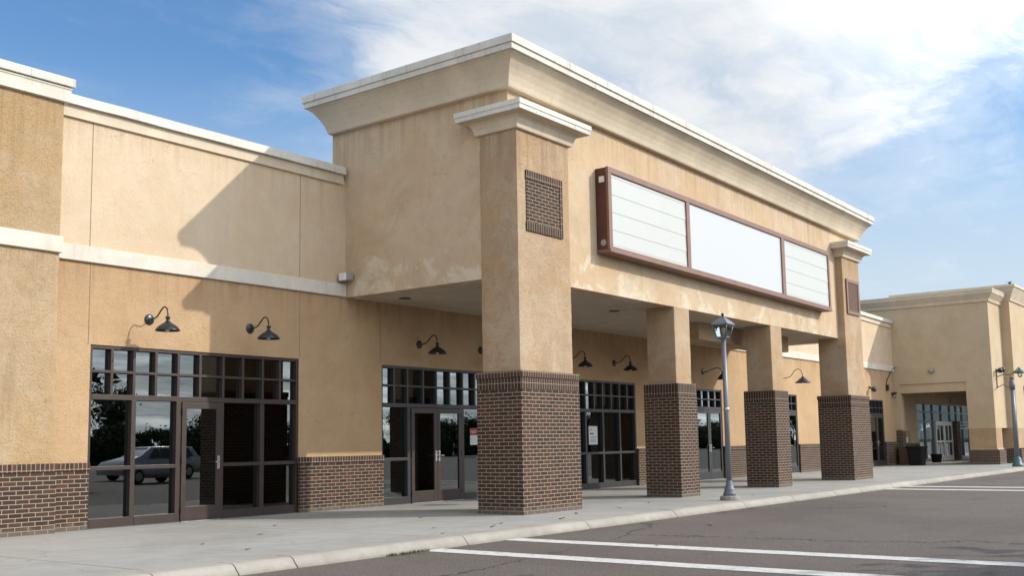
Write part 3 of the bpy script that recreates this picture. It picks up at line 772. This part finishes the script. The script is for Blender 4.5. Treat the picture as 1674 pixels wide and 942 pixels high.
# floodlight near the far corner door
fl_ = empty('floodlight', (48.63, 0, 3.52), 'small black floodlight on the wall just right of the end column', 'floodlight')
MB().lathe([(.06,0),(.06,.05),(0,.051)], (48.63,0,3.60), 14, 'y').build('mount', M['black'], fl_)
fb_ = MB(); fb_.lathe([(.05,0),(.11,.06),(.12,.2),(.0,.21)], (48.55,-.12,3.50), 14, 'y'); fb_.tube([(48.63,-.03,3.60),(48.6,-.16,3.52)], .03, 8)
fb_.build('lamp_head', M['black'], fl_)

# grey box light in the corner at canopy and band
gb = empty('security_light', (15.60, 0, 4.85), 'small grey security light in the corner where the canopy meets the band', 'security light')
MB().box(15.55, 15.76, -.30, -.07, 4.79, 4.94).build('housing', M['grey'], gb, .02)
MB().box(15.52, 15.56, -.28, -.085, 4.78, 4.945).build('lens', M['whitep'], gb, .012)
MB().box(15.60, 15.70, -.08, 0, 4.80, 4.90).build('bracket', M['black'], gb)

# ------------------------------------------------------------------ street lamp
sl = empty('street_lamp', (21.45, -6.06, 0), 'grey street lamp post with a four sided lantern on the pavement edge', 'street lamp')
LX, LY = 21.45, -6.02
MB().lathe([(.205,0),(.21,.03),(.205,.085),(.17,.10)], (LX,LY,0), 12, smooth=False).build('foot', M['cast'], sl, .006)
MB().lathe([(.14,.095),(.135,.16),(.11,.20),(.115,.225),(.11,.245),(.09,.27),(.076,.34),(.064,.40),(.062,.42)], (LX,LY,0), 20).build('pole_base', M['steeldk'], sl)
MB().lathe([(.060,.415),(.055,1.9),(.046,3.50)], (LX,LY,0), 16).build('pole', M['steel'], sl)
MB().lathe([(.056,1.93),(.062,1.94),(.062,2.0),(.054,2.01)], (LX,LY,0), 16).build('collar', M['alu'], sl)
ln = MB(); r4 = math.sqrt(2)
ln.lathe([(.055,3.46),(.07,3.50),(.10*r4,3.535),(.12*r4,3.555),(.0,3.556)], (LX,LY,0), 4, smooth=False, rot=R(45))
lan = ln.build('lantern', M['steel'], sl)
bb, tt = .105, .165
gm = MB(); fm = MB()
cor = [(-1,-1),(1,-1),(1,1),(-1,1)]
for i in range(4):
    a, b_ = cor[i], cor[(i+1)%4]
    gm.poly([(LX+a[0]*bb,LY+a[1]*bb,3.556),(LX+b_[0]*bb,LY+b_[1]*bb,3.556),(LX+b_[0]*tt,LY+b_[1]*tt,3.83),(LX+a[0]*tt,LY+a[1]*tt,3.83)])
    fm.tube([(LX+a[0]*bb,LY+a[1]*bb,3.55),(LX+a[0]*tt,LY+a[1]*tt,3.835)], .011, 6)
    fm.tube([(LX+a[0]*tt,LY+a[1]*tt,3.83),(LX+b_[0]*tt,LY+b_[1]*tt,3.83)], .012, 6)
    fm.tube([(LX+a[0]*bb,LY+a[1]*bb,3.556),(LX+b_[0]*bb,LY+b_[1]*bb,3.556)], .012, 6)
gm.build('lantern_glass', M['lampglass'], lan, weld=False); fm.build('lantern_frame', M['steel'], lan)
MB().lathe([(.190*r4,3.825),(.195*r4,3.84),(.14*r4,3.91),(.04*r4,4.00),(.0,4.022)], (LX,LY,0), 4, smooth=False, rot=R(45)).build('lantern_roof', M['steel'], lan)
MB().lathe([(.03,4.01),(.02,4.04),(.035,4.06),(.03,4.085),(.0,4.10)], (LX,LY,0), 12).build('finial', M['black'], lan)
MB().lathe([(.03,3.556),(.035,3.66),(.05,3.70),(.045,3.76),(.0,3.79)], (LX,LY,0), 12).build('bulb', M['bulb'], lan)
MB().lathe([(.0,0),(.05,.02),(.05,.07),(0,.09)], (LX-.17,LY+.12,3.68), 12).build('photocell', M['lampglass'], lan)

# ------------------------------------------------------------------ notices on the glass
def text_mesh(body, size, loc, mat, parent, name='lettering', face='-y', ext=.001):
    cu = bpy.data.curves.new('t', 'FONT'); cu.body = body; cu.size = size; cu.extrude = ext; cu.align_x = 'LEFT'
    t = bpy.data.objects.new('t', cu); COL.objects.link(t)
    bpy.context.view_layer.update()
    me = bpy.data.meshes.new_from_object(t.evaluated_get(bpy.context.evaluated_depsgraph_get()))
    bpy.data.objects.remove(t); bpy.data.curves.remove(cu)
    me.transform(Matrix.Translation(loc) @ Matrix.Rotation(R(90), 4, 'X')) if face == '-y' else me.transform(Matrix.Translation(loc) @ Matrix.Rotation(R(-90), 4, 'Z') @ Matrix.Rotation(R(90), 4, 'X'))
    me.materials.clear(); me.materials.append(mat)
    o = bpy.data.objects.new(name, me); COL.objects.link(o); o.parent = parent; o.matrix_parent_inverse = Matrix.Translation(-world_loc(parent))
    return o
YN = .1
n1_ = empty('notice', (20.3, YN, 1.3), 'red headed white notice on the glass right of the double doors', 'notice')
MB().box(20.06, 20.50, YN, YN+.006, 1.29, 1.69).build('sheet', M['paper'], n1_)
MB().box(20.063, 20.497, YN-.002, YN, 1.52, 1.688).build('header', M['red'], n1_)
text_mesh('NOT EXIT', .098, (20.075, YN-.004, 1.57), M['paper'], n1_)
lb = MB()
for i in range(5): lb.box(20.09, 20.46-.05*(i%3), YN-.002, YN, 1.335+i*.034, 1.348+i*.034)
lb.build('print', M['bluep'], n1_)
n2_ = empty('notice', (25.5, YN, 1.3), 'plain white paper notice on the dark glass between columns', 'notice')
MB().box(25.31, 25.76, YN, YN+.006, 1.24, 1.76).build('sheet', M['paper'], n2_)
pr = MB(); pr.box(25.37, 25.55, YN-.002, YN, 1.53, 1.565); pr.box(25.40, 25.45, YN-.002, YN, 1.64, 1.675)
for i in range(5): pr.box(25.37, 25.70-.04*(i%2), YN-.002, YN, 1.31+i*.036, 1.318+i*.036)
pr.build('print', M['ink'], n2_)

# ------------------------------------------------------------------ far building
fa = empty('anchor_store', (60, -2, 0), 'plain tan store building at the end of the row with an arched walkway recess', 'building')
FX, FY_ = 52.2, -4.48
fa['label'] = 'plain tan store block at the far end with a walkway opening in its side'
w1 = MB()
# left face with the walkway opening y -3.3..-0.28, z<3.83
w1.box(FX, 54.6, FY_, -3.30, 1.66, 3.83); w1.box(FX, FX+.5, -.28, 0, 1.66, 3.83)
w1.box(FX, 54.6, FY_, .3, 3.83, 7.75)
w1.box(55.0, 70, -.0, .35, 3.9, 7.6); w1.box(FX, 54.6, .3, 1.6, 6.41, 7.75)
w1.build('wall', M['far'], fa)
MB().box(FX+.06, FX+.5, -3.30, -.28, 3.40, 3.829).build('lintel', M['far'], fa, .01)
MB().box(FX+.5, 54.6, -3.3, -.0, 3.60, 3.83).build('walkway_ceiling', M['far'], fa)
w2 = MB(); w2.box(FX+.002, 53.35, FY_+.002, -3.302, .70, 1.66); w2.box(54.605, 70, -4.9+.002, FY_+.6, .70, 1.66); w2.build('dark_dado', M['farlow'], fa)
w3 = MB(); w3.box(FX-.03, 53.45, FY_-.10, -3.27, -.05, .66); w3.box(54.57, 70, -5.0, FY_+.6, -.05, .66)
w3.box(FX-.05, FX+.45, -.30, 0.0, -.05, 1.58); w3.build('brick_base', M['brick'], fa)
fl2 = MB()
for (x0_, x1_, y0_, y1_) in ((FX, 53.35, FY_, -3.302),):
    fl2.box(x0_-.0, x1_+.02, y0_-.04, y1_+.02, .66, .74)
fl2.build('base_splay', M['far'], fa, .03)
# second, taller volume
w4 = MB(); w4.box(54.6, 70, -4.9, .3, 3.7, 8.05); w4.box(54.6, 56.4, -4.9, -4.0, 1.66, 3.7); w4.box(62, 70, -4.9, -4.0, 1.66, 3.7)
w4.build('wall', M['far'], fa)
frame_sweep('cornice', M['trim'], fa, FX, 54.6, FY_, 1.6, [(.0,7.50),(.05,7.50),(.08,7.56),(.09,7.62),(.30,7.88),(.31,7.98),(.33,8.0),(.33,8.06),(0,8.08)])
frame_sweep('cornice', M['trim'], fa, 54.66, 70, -4.9, .3, [(.0,7.72),(.06,7.73),(.08,7.82),(.30,8.30),(.31,8.34),(.36,8.36),(.36,8.48),(0,8.5)])
# glass entrance wall on the shop line beyond the walkway
MB().box(52.7, 55.62, -.001, .3, -.05, 3.9).build('wall', M['far'], fa)
MB().box(52.7, 55.60, -.06, 0, -.05, 1.0).build('brick_wainscot', M['brick'], fa)
def win(x0, x1, zt, xsv, zsv, name, mat):
    mat = M['farframe']
    f = MB(); g = MB(); yy = .05
    for xx in xsv: f.box(xx-.04, xx+.04, yy, yy+.12, 0, zt)
    for zz_ in zsv: f.box(x0, x1, yy+.003, yy+.117, zz_-.035, zz_+.035)
    f.box(x0, x1, yy-.01, yy+.118, 0, .18)
    for a, b_ in zip(xsv[:-1], xsv[1:]):
        zz2 = [.18]+list(zsv)
        for c_, d_ in zip(zz2[:-1], zz2[1:]): pane_quad(g, a+.04, b_-.04, c_+.035, d_-.035, yy+.08)
    o = f.build(name, mat, fa, .004); g.build('pane', M['glass'], o, weld=False); return o
win(55.62, 66, 3.07, [55.66, 57.2, 58.6, 60.2, 61.9, 63.2, 64.4, 65.9], [2.1, 2.6, 3.03], 'window', M['alu'])
dd = MB()
for a, b_ in ((58.7, 60.25), (60.28, 61.85)):
    dd.box(a, a+.16, -.03, .04, .02, 2.12); dd.box(b_-.16, b_, -.03, .04, .02, 2.12); dd.box(a+.16, b_-.16, -.027, .037, 1.9, 2.118); dd.box(a+.16, b_-.16, -.027, .037, .022, .3)
    dd.box((a+b_)/2-.05, (a+b_)/2+.05, -.026, .036, .3, 1.9); dd.box(a+.16, b_-.16, -.024, .034, 1.0, 1.1)
d_ = dd.build('door', M['whitep'], fa); g = MB(); pane_quad(g, 58.86, 61.7, .3, 1.9, .0); g.build('pane', M['glass'], d_, weld=False)
MB().box(61.95, 62.6, -.25, .04, 0, 2.15).build('brick_pier', M['brick'], fa)
bn = MB().box(62.75, 65.6, -.02, .0, 1.72, 1.95).build('banner', M['whitep'], fa)
bk = MB(); random.seed(5)
for i in range(6):
    xx = 62.95+i*.36; bk.box(xx, xx+random.choice((.14,.2,.26)), -.024, -.02, 1.78, 1.78+random.choice((.08,.11,.13)))
bk.build('banner_print', M['ink'], bn)
text_mesh('3', .42, (61.6, -.03, 3.12), M['numb'], fa, 'house_number', ext=.02)
MB().box(55.6, 70, -.02, .3, 3.08, 3.9).build('fascia_strip', M['far'], fa)
# fittings
o = empty('dome_light', (FX, -1.8, 4.42), 'grey dome light on the far store side wall above the walkway opening', 'wall light')
MB().lathe([(.115,0),(.125,-.05),(.11,-.13),(.06,-.18),(.0,-.19)], (FX,-1.8,4.42), 18, 'x').build('dome', M['grey'], o)
MB().lathe([(.125,-.02),(.13,0)], (FX,-1.8,4.42), 18, 'x').build('rim', M['black'], o)
o = empty('twin_floodlight', (53.0, FY_, 4.3), 'black twin floodlight high on the corner pier of the far store', 'floodlight')
q = MB(); q.lathe([(.05,0),(.12,.1),(.12,.22),(0,.23)], (52.7,FY_-.1,4.30), 12, 'y'); q.lathe([(.05,0),(.12,.1),(.12,.22),(0,.23)], (53.2,FY_-.1,4.36), 12, 'y'); q.build('lamp_head', M['black'], o)
q = MB(); q.box(52.9, 53.0, FY_-.03, FY_, 3.5, 4.4); q.tube([(52.7,FY_-.1,4.3),(52.95,FY_-.02,4.3),(53.2,FY_-.1,4.36)], .025, 8); q.build('bracket', M['black'], o)
o = empty('arm_lamp', (53.2, FY_, 4.0), 'teal bell lamp on a long bracket from the far store pier', 'wall lamp')
q = MB(); q.tube([(53.2,FY_,4.05),(52.9,FY_-.35,4.12),(52.5,FY_-.7,4.05),(51.9,FY_-1.1,4.25),(51.4,FY_-1.32,4.32),(51.3,FY_-1.36,4.22)], .022, 8)
q.tube([(53.1,FY_,3.55),(52.4,FY_-.4,3.62),(51.6,FY_-.8,3.45)], .02, 8); q.build('arm', M['teal'], o)
sh_ = MB().lathe([(.04,.06),(.06,.0),(.12,-.04),(.24,-.12),(.26,-.16)], (51.3,FY_-1.36,4.22), 18, cap=False).build('lamp_shade', M['teal'], o)
sh_.modifiers.new('s','SOLIDIFY').thickness = .01
MB().lathe([(.09,-.15),(.10,-.24),(.06,-.34),(0,-.36)], (51.3,FY_-1.36,4.22), 14).build('bulb_jar', M['lampglass'], o)
o = empty('lamp_post', (48.9, -6.0, 0), 'grey lamp post without lantern near the far store', 'street lamp')
MB().lathe([(.22,0),(.22,.08),(.17,.12),(.16,.3),(.10,.42)], (48.9,-6,0), 14).build('pole_base', M['teal'], o)
MB().lathe([(.10,.41),(.075,3.4)], (48.9,-6,0), 14).build('pole', M['steel'], o)
MB().lathe([(.11,3.25),(.11,3.62),(.06,3.63),(.06,3.70),(.09,3.71),(.09,3.78),(0,3.79)], (48.9,-6,0), 14).build('pole_cap', M['steeldk'], o)
# conduit + small wall boxes near the inside corner
o = empty('wall_conduit', (51.1, 0, 3.8), 'thin conduit running down to a small black wall box by the far corner', 'conduit')
q = MB(); q.tube([(51.95,-.06,4.62),(51.7,-.05,4.45),(51.05,-.03,3.95),(51.02,-.03,3.82)], .018, 8); q.tube([(51.95,-.06,4.62),(52.15,-.2,4.68)], .015, 6); q.build('pipe', M['black'], o)
MB().box(50.95, 51.14, -.12, 0, 3.52, 3.80).build('switch_box', M['black'], o, .01)
o = empty('bulkhead_light', (51.9, 0, 3.35), 'small black bulkhead light with a clear jar beside the conduit box', 'wall light')
MB().box(51.72, 51.95, -.2, 0, 3.36, 3.46).build('bracket', M['black'], o, .01)
MB().lathe([(.07,0),(.08,-.08),(.05,-.18),(0,-.2)], (51.82,-.12,3.36), 14).build('bulb_jar', M['lampglass'], o)
o = empty('payphone_panel', (53, -.1, 1.3), 'tan wall panel holding a pale sheet above the brown waste box', 'panel')
MB().box(52.75, 54.0, -.10, -.062, 1.02, 1.62).build('panel', M['farlow'], o, .01)
MB().box(52.85, 53.6, -.112, -.10, 1.05, 1.32).build('sheet', M['paper'], o)
o = empty('waste_box', (52.0, -.45, 0), 'brown wooden waste box against the brick pier by the far walkway', 'waste bin')
MB().box(51.62, 52.10, -.76, -.24, .02, .80).build('body', M['brown'], o, .015)
MB().box(51.58, 52.14, -.80, -.20, .80, .87).build('lid', M['brown'], o, .01)
o = empty('black_bin', (50.9, -1.3, 0), 'large black plastic bin with a flared rim outside the far walkway', 'bin')
q = MB()
def rr(hw, hd, z, cx, cy, r=.08):
    pts = []
    for sx, sy, a0 in ((1,-1,-90),(1,1,0),(-1,1,90),(-1,-1,180)):
        for k in range(4):
            a = R(a0+k*30); pts.append((cx+sx*(hw-r)+r*math.cos(a), cy+sy*(hd-r)+r*math.sin(a), z))
    return pts
BX, BY = 50.9, -1.28
q.ring_sweep([rr(.30,.30,0,BX,BY), rr(.36,.36,.78,BX,BY), rr(.40,.40,.79,BX,BY), rr(.41,.41,.88,BX,BY), rr(.37,.37,.88,BX,BY), rr(.34,.34,.5,BX,BY)], True, True, False)
q.build('body', M['plastic'], o)
o = empty('small_bin', (56.2, -.6, 0), 'small black tub standing by the white double doors', 'bin')
MB().lathe([(.22,0),(.28,.38),(.31,.39),(.31,.43),(.27,.43),(.24,.1)], (56.6,-.55,0), 16).build('tub', M['plastic'], o)
# bird above the far parapet
bm_ = MB(); bx, by, bz = 58.4, -4.2, 9.08
bm_.lathe([(0,-.16),(.05,-.10),(.075,0),(.05,.12),(.015,.2),(0,.21)], (bx,by,bz), 10, 'x')
for s_ in (-1, 1):
    bm_.poly([(bx-.08,by,bz+.02),(bx+.08,by,bz+.02),(bx+.09,by+s_*.12,bz+.08),(bx-.03,by+s_*.13,bz+.08)]); bm_.poly([(bx+.09,by+s_*.12,bz+.08),(bx-.03,by+s_*.13,bz+.08),(bx+.08,by+s_*.2,bz+.02)])
tag(bm_.build('bird', M['ink'], None, weld=False), 'tiny dark bird in flight above the far store roof edge', 'bird')

# ------------------------------------------------------------------ small litter
random.seed(21)
lf = MB(); 
def leaf_mesh():
    mb = MB(); L, W = .06, .022
    pts = [(-L,0,0),(-L*.3,-W,.008),(L*.4,-W*.8,.012),(L,0,.02),(L*.4,W*.8,.010),(-L*.3,W,.014)]
    for i in range(1, 5): mb.poly([pts[0], pts[i], pts[i+1]])
    return mb.data('fallen_leaf', M['leafdry'])
lm = leaf_mesh()
spots = [(9.2,-4.1),(10.6,-3.6),(11.9,-2.4),(12.7,-5.2),(13.3,-5.9),(13.9,-5.6),(14.4,-3.4),(16.4,-5.4),(18.2,-5.2),(12.0,-6.0),(20.6,-1.2),(24.6,-.6),(24.75,-.66),(23.5,-5.6),(9.0,-5.3),(15.2,-5.9),(19.9,-4.9),(13.0,-9.0),(16.5,-8.0),(22.5,-9.0)]
for i, (x, y) in enumerate(spots):
    o = bpy.data.objects.new('fallen_leaf', lm); COL.objects.link(o); z = .002 if y > -6.2 else -.132
    o.location = (x, y, z); o.rotation_euler = (random.uniform(-.1,.1), random.uniform(-.1,.1), random.uniform(0,6.3)); s_ = random.uniform(.7,1.5); o.scale = (s_,s_,s_)
    tag(o, 'small dry brown leaf lying on the pavement or road by the kerb', 'leaf', 'dry leaves on the pavement')
wd = MB()
for i in range(240):
    x = 10.2+random.random()*.8; y = -6.585-random.random()*.05; h = random.uniform(.015,.055); a = random.uniform(0,6.3); w_ = .006
    dx, dy = math.cos(a)*w_, math.sin(a)*w_; lx, ly = random.uniform(-.02,.02), random.uniform(-.02,.02)
    wd.poly([(x-dx,y-dy,-.134),(x+dx,y+dy,-.134),(x+lx,y+ly,-.134+h)])
tag(wd.build('weeds', M['leaf2'], None, weld=False), 'low green weeds growing along the kerb foot', 'weeds', None, 'stuff')

# ------------------------------------------------------------------ trees and cars across the lot (seen mirrored in the shop glass)
def tree_meshes(seed, h, spread, nleaf, leafsize, open_=.35):
    rnd = random.Random(seed); tk = MB(); lf = MB()
    tips = []
    def branch(p, d, L, r, depth):
        pts = [p]; rad = [r]; q = p
        for i in range(4):
            d = (d+Vector((rnd.uniform(-.22,.22), rnd.uniform(-.22,.22), rnd.uniform(-.05,.16)))).normalized()
            q = q+d*L/4; pts.append(q); rad.append(r*(1-.17*(i+1)))
        tk.tube(pts, rad, 7 if depth == 0 else 5, False)
        if depth >= 2: tips.append((q, L)); tips.append((pts[2], L*.8)); return
        k = 6 if depth == 0 else 4
        for i in range(k):
            t = rnd.randint(2, 4); a = rnd.uniform(0, 6.28)
            nd = (d*.55+Vector((math.cos(a)*spread, math.sin(a)*spread, rnd.uniform(.1,.6)))).normalized()
            branch(pts[t], nd, L*rnd.uniform(.5,.72), rad[t]*.55, depth+1)
        tips.append((q, L*.5))
    branch(Vector((0,0,-.2)), Vector((0,0,1)), h*.48, h*.022, 0)
    for i in range(nleaf):
        c, L = rnd.choice(tips)
        o = Vector((rnd.gauss(0,1), rnd.gauss(0,1), rnd.gauss(0,.8)))*L*open_
        p = c+o; a = Vector((rnd.gauss(0,1), rnd.gauss(0,1), rnd.gauss(0,1))).normalized(); b_ = a.cross(Vector((rnd.gauss(0,1), rnd.gauss(0,1), .3))).normalized()
        s_ = leafsize*rnd.uniform(.6,1.4)
        lf.poly([p-a*s_, p+b_*s_*.5, p+a*s_, p-b_*s_*.5], [(0,0)]*4)
    return tk.data('trunk', M['bark'], False), lf.data('crown', M['leaf'], False)
kinds = [tree_meshes(1, 9.5, 1.0, 5200, .17, .34), tree_meshes(2, 7.0, 1.2, 4600, .17, .36), tree_meshes(4, 11.5, .8, 5600, .18, .30), tree_meshes(9, 5.2, 1.3, 3600, .16, .42)]
def tree(x, y, k, s_, label, group):
    tk, lf = kinds[k]
    o = empty('tree', (x, y, -.12), label, 'tree', group); o.rotation_euler.z = random.uniform(0, 6.3); o.scale = (s_, s_, s_)
    for nm, me in (('trunk', tk), ('crown', lf)):
        c = bpy.data.objects.new(nm, me); COL.objects.link(c); c.parent = o
    return o
random.seed(11)
x = 14
while x < 420:
    tree(x, -random.uniform(72, 80), random.choice((3,3,3,1)), random.uniform(.72,1.05), 'bushy green tree in the row beyond the car park, mirrored in the shop glass', 'trees beyond the car park')
    x += random.uniform(2.2, 3.8)*(1 if x < 150 else 2.)
def shrub_mesh():
    rnd = random.Random(31); tk = MB(); lf = MB()
    for i in range(7):
        a = i*.9; tk.tube([(0,0,-.1),(math.cos(a)*.5,math.sin(a)*.5,1.2),(math.cos(a)*.9,math.sin(a)*.9,2.3)], [.05,.035,.015], 5, False)
    for i in range(3600):
        a = rnd.uniform(0, 6.283); z = rnd.uniform(.05, 3.0); rmax = 1.5*math.sqrt(max(.05, 1-((z-1.1)/2.1)**2))*(1+.25*noise.noise((math.cos(a)*2,math.sin(a)*2,z*1.5)))
        r = rmax*math.sqrt(rnd.uniform(.25,1)); p = Vector((r*math.cos(a), r*math.sin(a), z+.5*noise.noise((math.cos(a)*3,math.sin(a)*3,0))))
        u = Vector((rnd.gauss(0,1), rnd.gauss(0,1), rnd.gauss(0,1))).normalized(); v = u.cross(Vector((rnd.gauss(0,1), rnd.gauss(0,1), .3))).normalized(); q = rnd.uniform(.1,.2)
        lf.poly([p-u*q, p+v*q*.5, p+u*q, p-v*q*.5], [(0,0)]*4)
    return tk.data('stem', M['bark'], False), lf.data('foliage', M['leaf'], False)
sk, sf = shrub_mesh()
x = 16
while x < 420:
    o = empty('shrub', (x, -random.uniform(67, 71), -.12), 'dense dark shrub in the hedge line beyond the car park', 'shrub', 'hedge beyond the car park')
    o.rotation_euler.z = random.uniform(0, 6.3); q = random.uniform(.75, 1.25); o.scale = (q, q, q*random.uniform(.8,1.1))
    for nm, me in (('stem', sk), ('foliage', sf)):
        c = bpy.data.objects.new(nm, me); COL.objects.link(c); c.parent = o
    x += random.uniform(2.0, 3.1)*(1 if x < 150 else 1.7)
x = 18
while x < 420:
    tree(x, -random.uniform(88, 100), random.choice((0,1,2)), random.uniform(.7,.95), 'taller open crowned tree behind the row beyond the car park', 'tall trees beyond the car park'); x += random.uniform(5, 13)*(1 if x < 150 else 1.6)
x = 250
while x < 440:
    tree(x, -random.uniform(80, 90), 2, random.uniform(1.1,1.5), 'tall dark tree far along the edge of the car park', 'far tall trees'); x += random.uniform(4, 7)
tree(17.2, -20.6, 1, 1.15, 'spreading leafy tree in the car park whose shadow falls on the road', None)
tree(21.0, -22.2, 1, 1.2, 'third leafy tree in the car park, farther along the row', None)
tree(13.6, -20.9, 1, 1.1, 'second leafy tree in the car park, nearer the photographer', None)
def car(loc, rz, paint, label, suv):
    o = empty('parked_car', loc, label, 'car', 'cars parked across the lot')
    L = 4.6; H = 1.52 if suv else 1.42
    if suv: top = [(-2.3,.62),(-2.26,.95),(-2.05,1.10),(-1.85,1.46),(-1.2,H),(.3,H-.02),(.95,1.12),(1.35,1.04),(2.0,.92),(2.25,.72),(2.3,.5)]
    else: top = [(-2.3,.58),(-2.25,.88),(-1.75,.98),(-1.05,1.36),(-.5,H),(.2,H-.03),(.95,1.0),(1.4,.92),(2.0,.80),(2.24,.65),(2.3,.46)]
    def wid(z): return .90 if z < .95 else .90-.22*(z-.95)/(H-.95)
    mb = MB(); rings = []
    for x, z in top:
        rings.append([(x,-.84,.26),(x,-.90,.5 if z > .5 else z),(x,-wid(z)*.985,z-.02),(x,-wid(z)*.86,z),(x,wid(z)*.86,z),(x,wid(z)*.985,z-.02),(x,.90,.5 if z > .5 else z),(x,.84,.26)])
    mb.ring_sweep(rings, True, True, True); b_ = mb.build('body', paint, o)
    b_.matrix_parent_inverse = Matrix()
    def ch(mb, nm, mt, weld=True):
        c = mb.build(nm, mt, o, weld=weld); c.matrix_parent_inverse = Matrix(); return c
    for s_ in (-1, 1):
        g = MB()
        zt_ = H-.10; zb_ = 1.02 if suv else .96
        xa, xb = (-1.75,.62) if suv else (-1.15,.62)
        xs2 = [xa, xa+.85, xa+.93, xb-.75, xb-.67, xb]
        for i in (0, 2, 4):
            a, c2 = xs2[i], xs2[i+1]
            ta = a+(.22 if i == 0 else 0); tc = c2-(.42 if i == 4 else 0)
            g.poly([(a,s_*(wid(zb_)+.006),zb_),(c2,s_*(wid(zb_)+.006),zb_),(tc,s_*(wid(zt_)+.006),zt_),(ta,s_*(wid(zt_)+.006),zt_)])
        ch(g, 'side_window', M['cargl'], False)
        for wx in (-1.42, 1.42):
            t = MB().lathe([(.20,-.11),(.30,-.115),(.335,-.09),(.335,.09),(.30,.115),(.20,.11)], (wx,s_*.80,.335), 24, 'y'); wc = ch(t, 'wheel', M['tyre'])
            rmb = MB().lathe([(.20,-.118),(.18,-.10),(.0,-.09)] if s_ > 0 else [(.20,.118),(.18,.10),(.0,.09)], (wx,s_*.80,.335), 16, 'y')
            r_ = rmb.build('rim', M['rim'], wc); r_.matrix_parent_inverse = Matrix()
        hl = MB(); hl.box(2.10, 2.27, s_*.82-.09, s_*.82+.06, .62, .74); ch(hl, 'headlight', M['lamplens'])
    ws = MB(); za = 1.08 if suv else .985
    ws.poly([(.93,-.70,za+.03),(.93,.70,za+.03),(.38,.58,H-.06),(.38,-.58,H-.06)]); ch(ws, 'windscreen', M['cargl'], False)
    o.rotation_euler.z = rz
    return o
car((29.4,-27.0,-.135), R(172), M['carw'], 'silver estate car parked across the lot, mirrored in the first shopfront', True)
car((23.4,-27.4,-.135), R(175), M['card'], 'dark grey saloon car parked across the lot, mirrored in the leftmost pane', False)
car((62.0,-28.0,-.135), R(90), M['carw'], 'silver saloon car parked across the lot opposite the double doors', False)
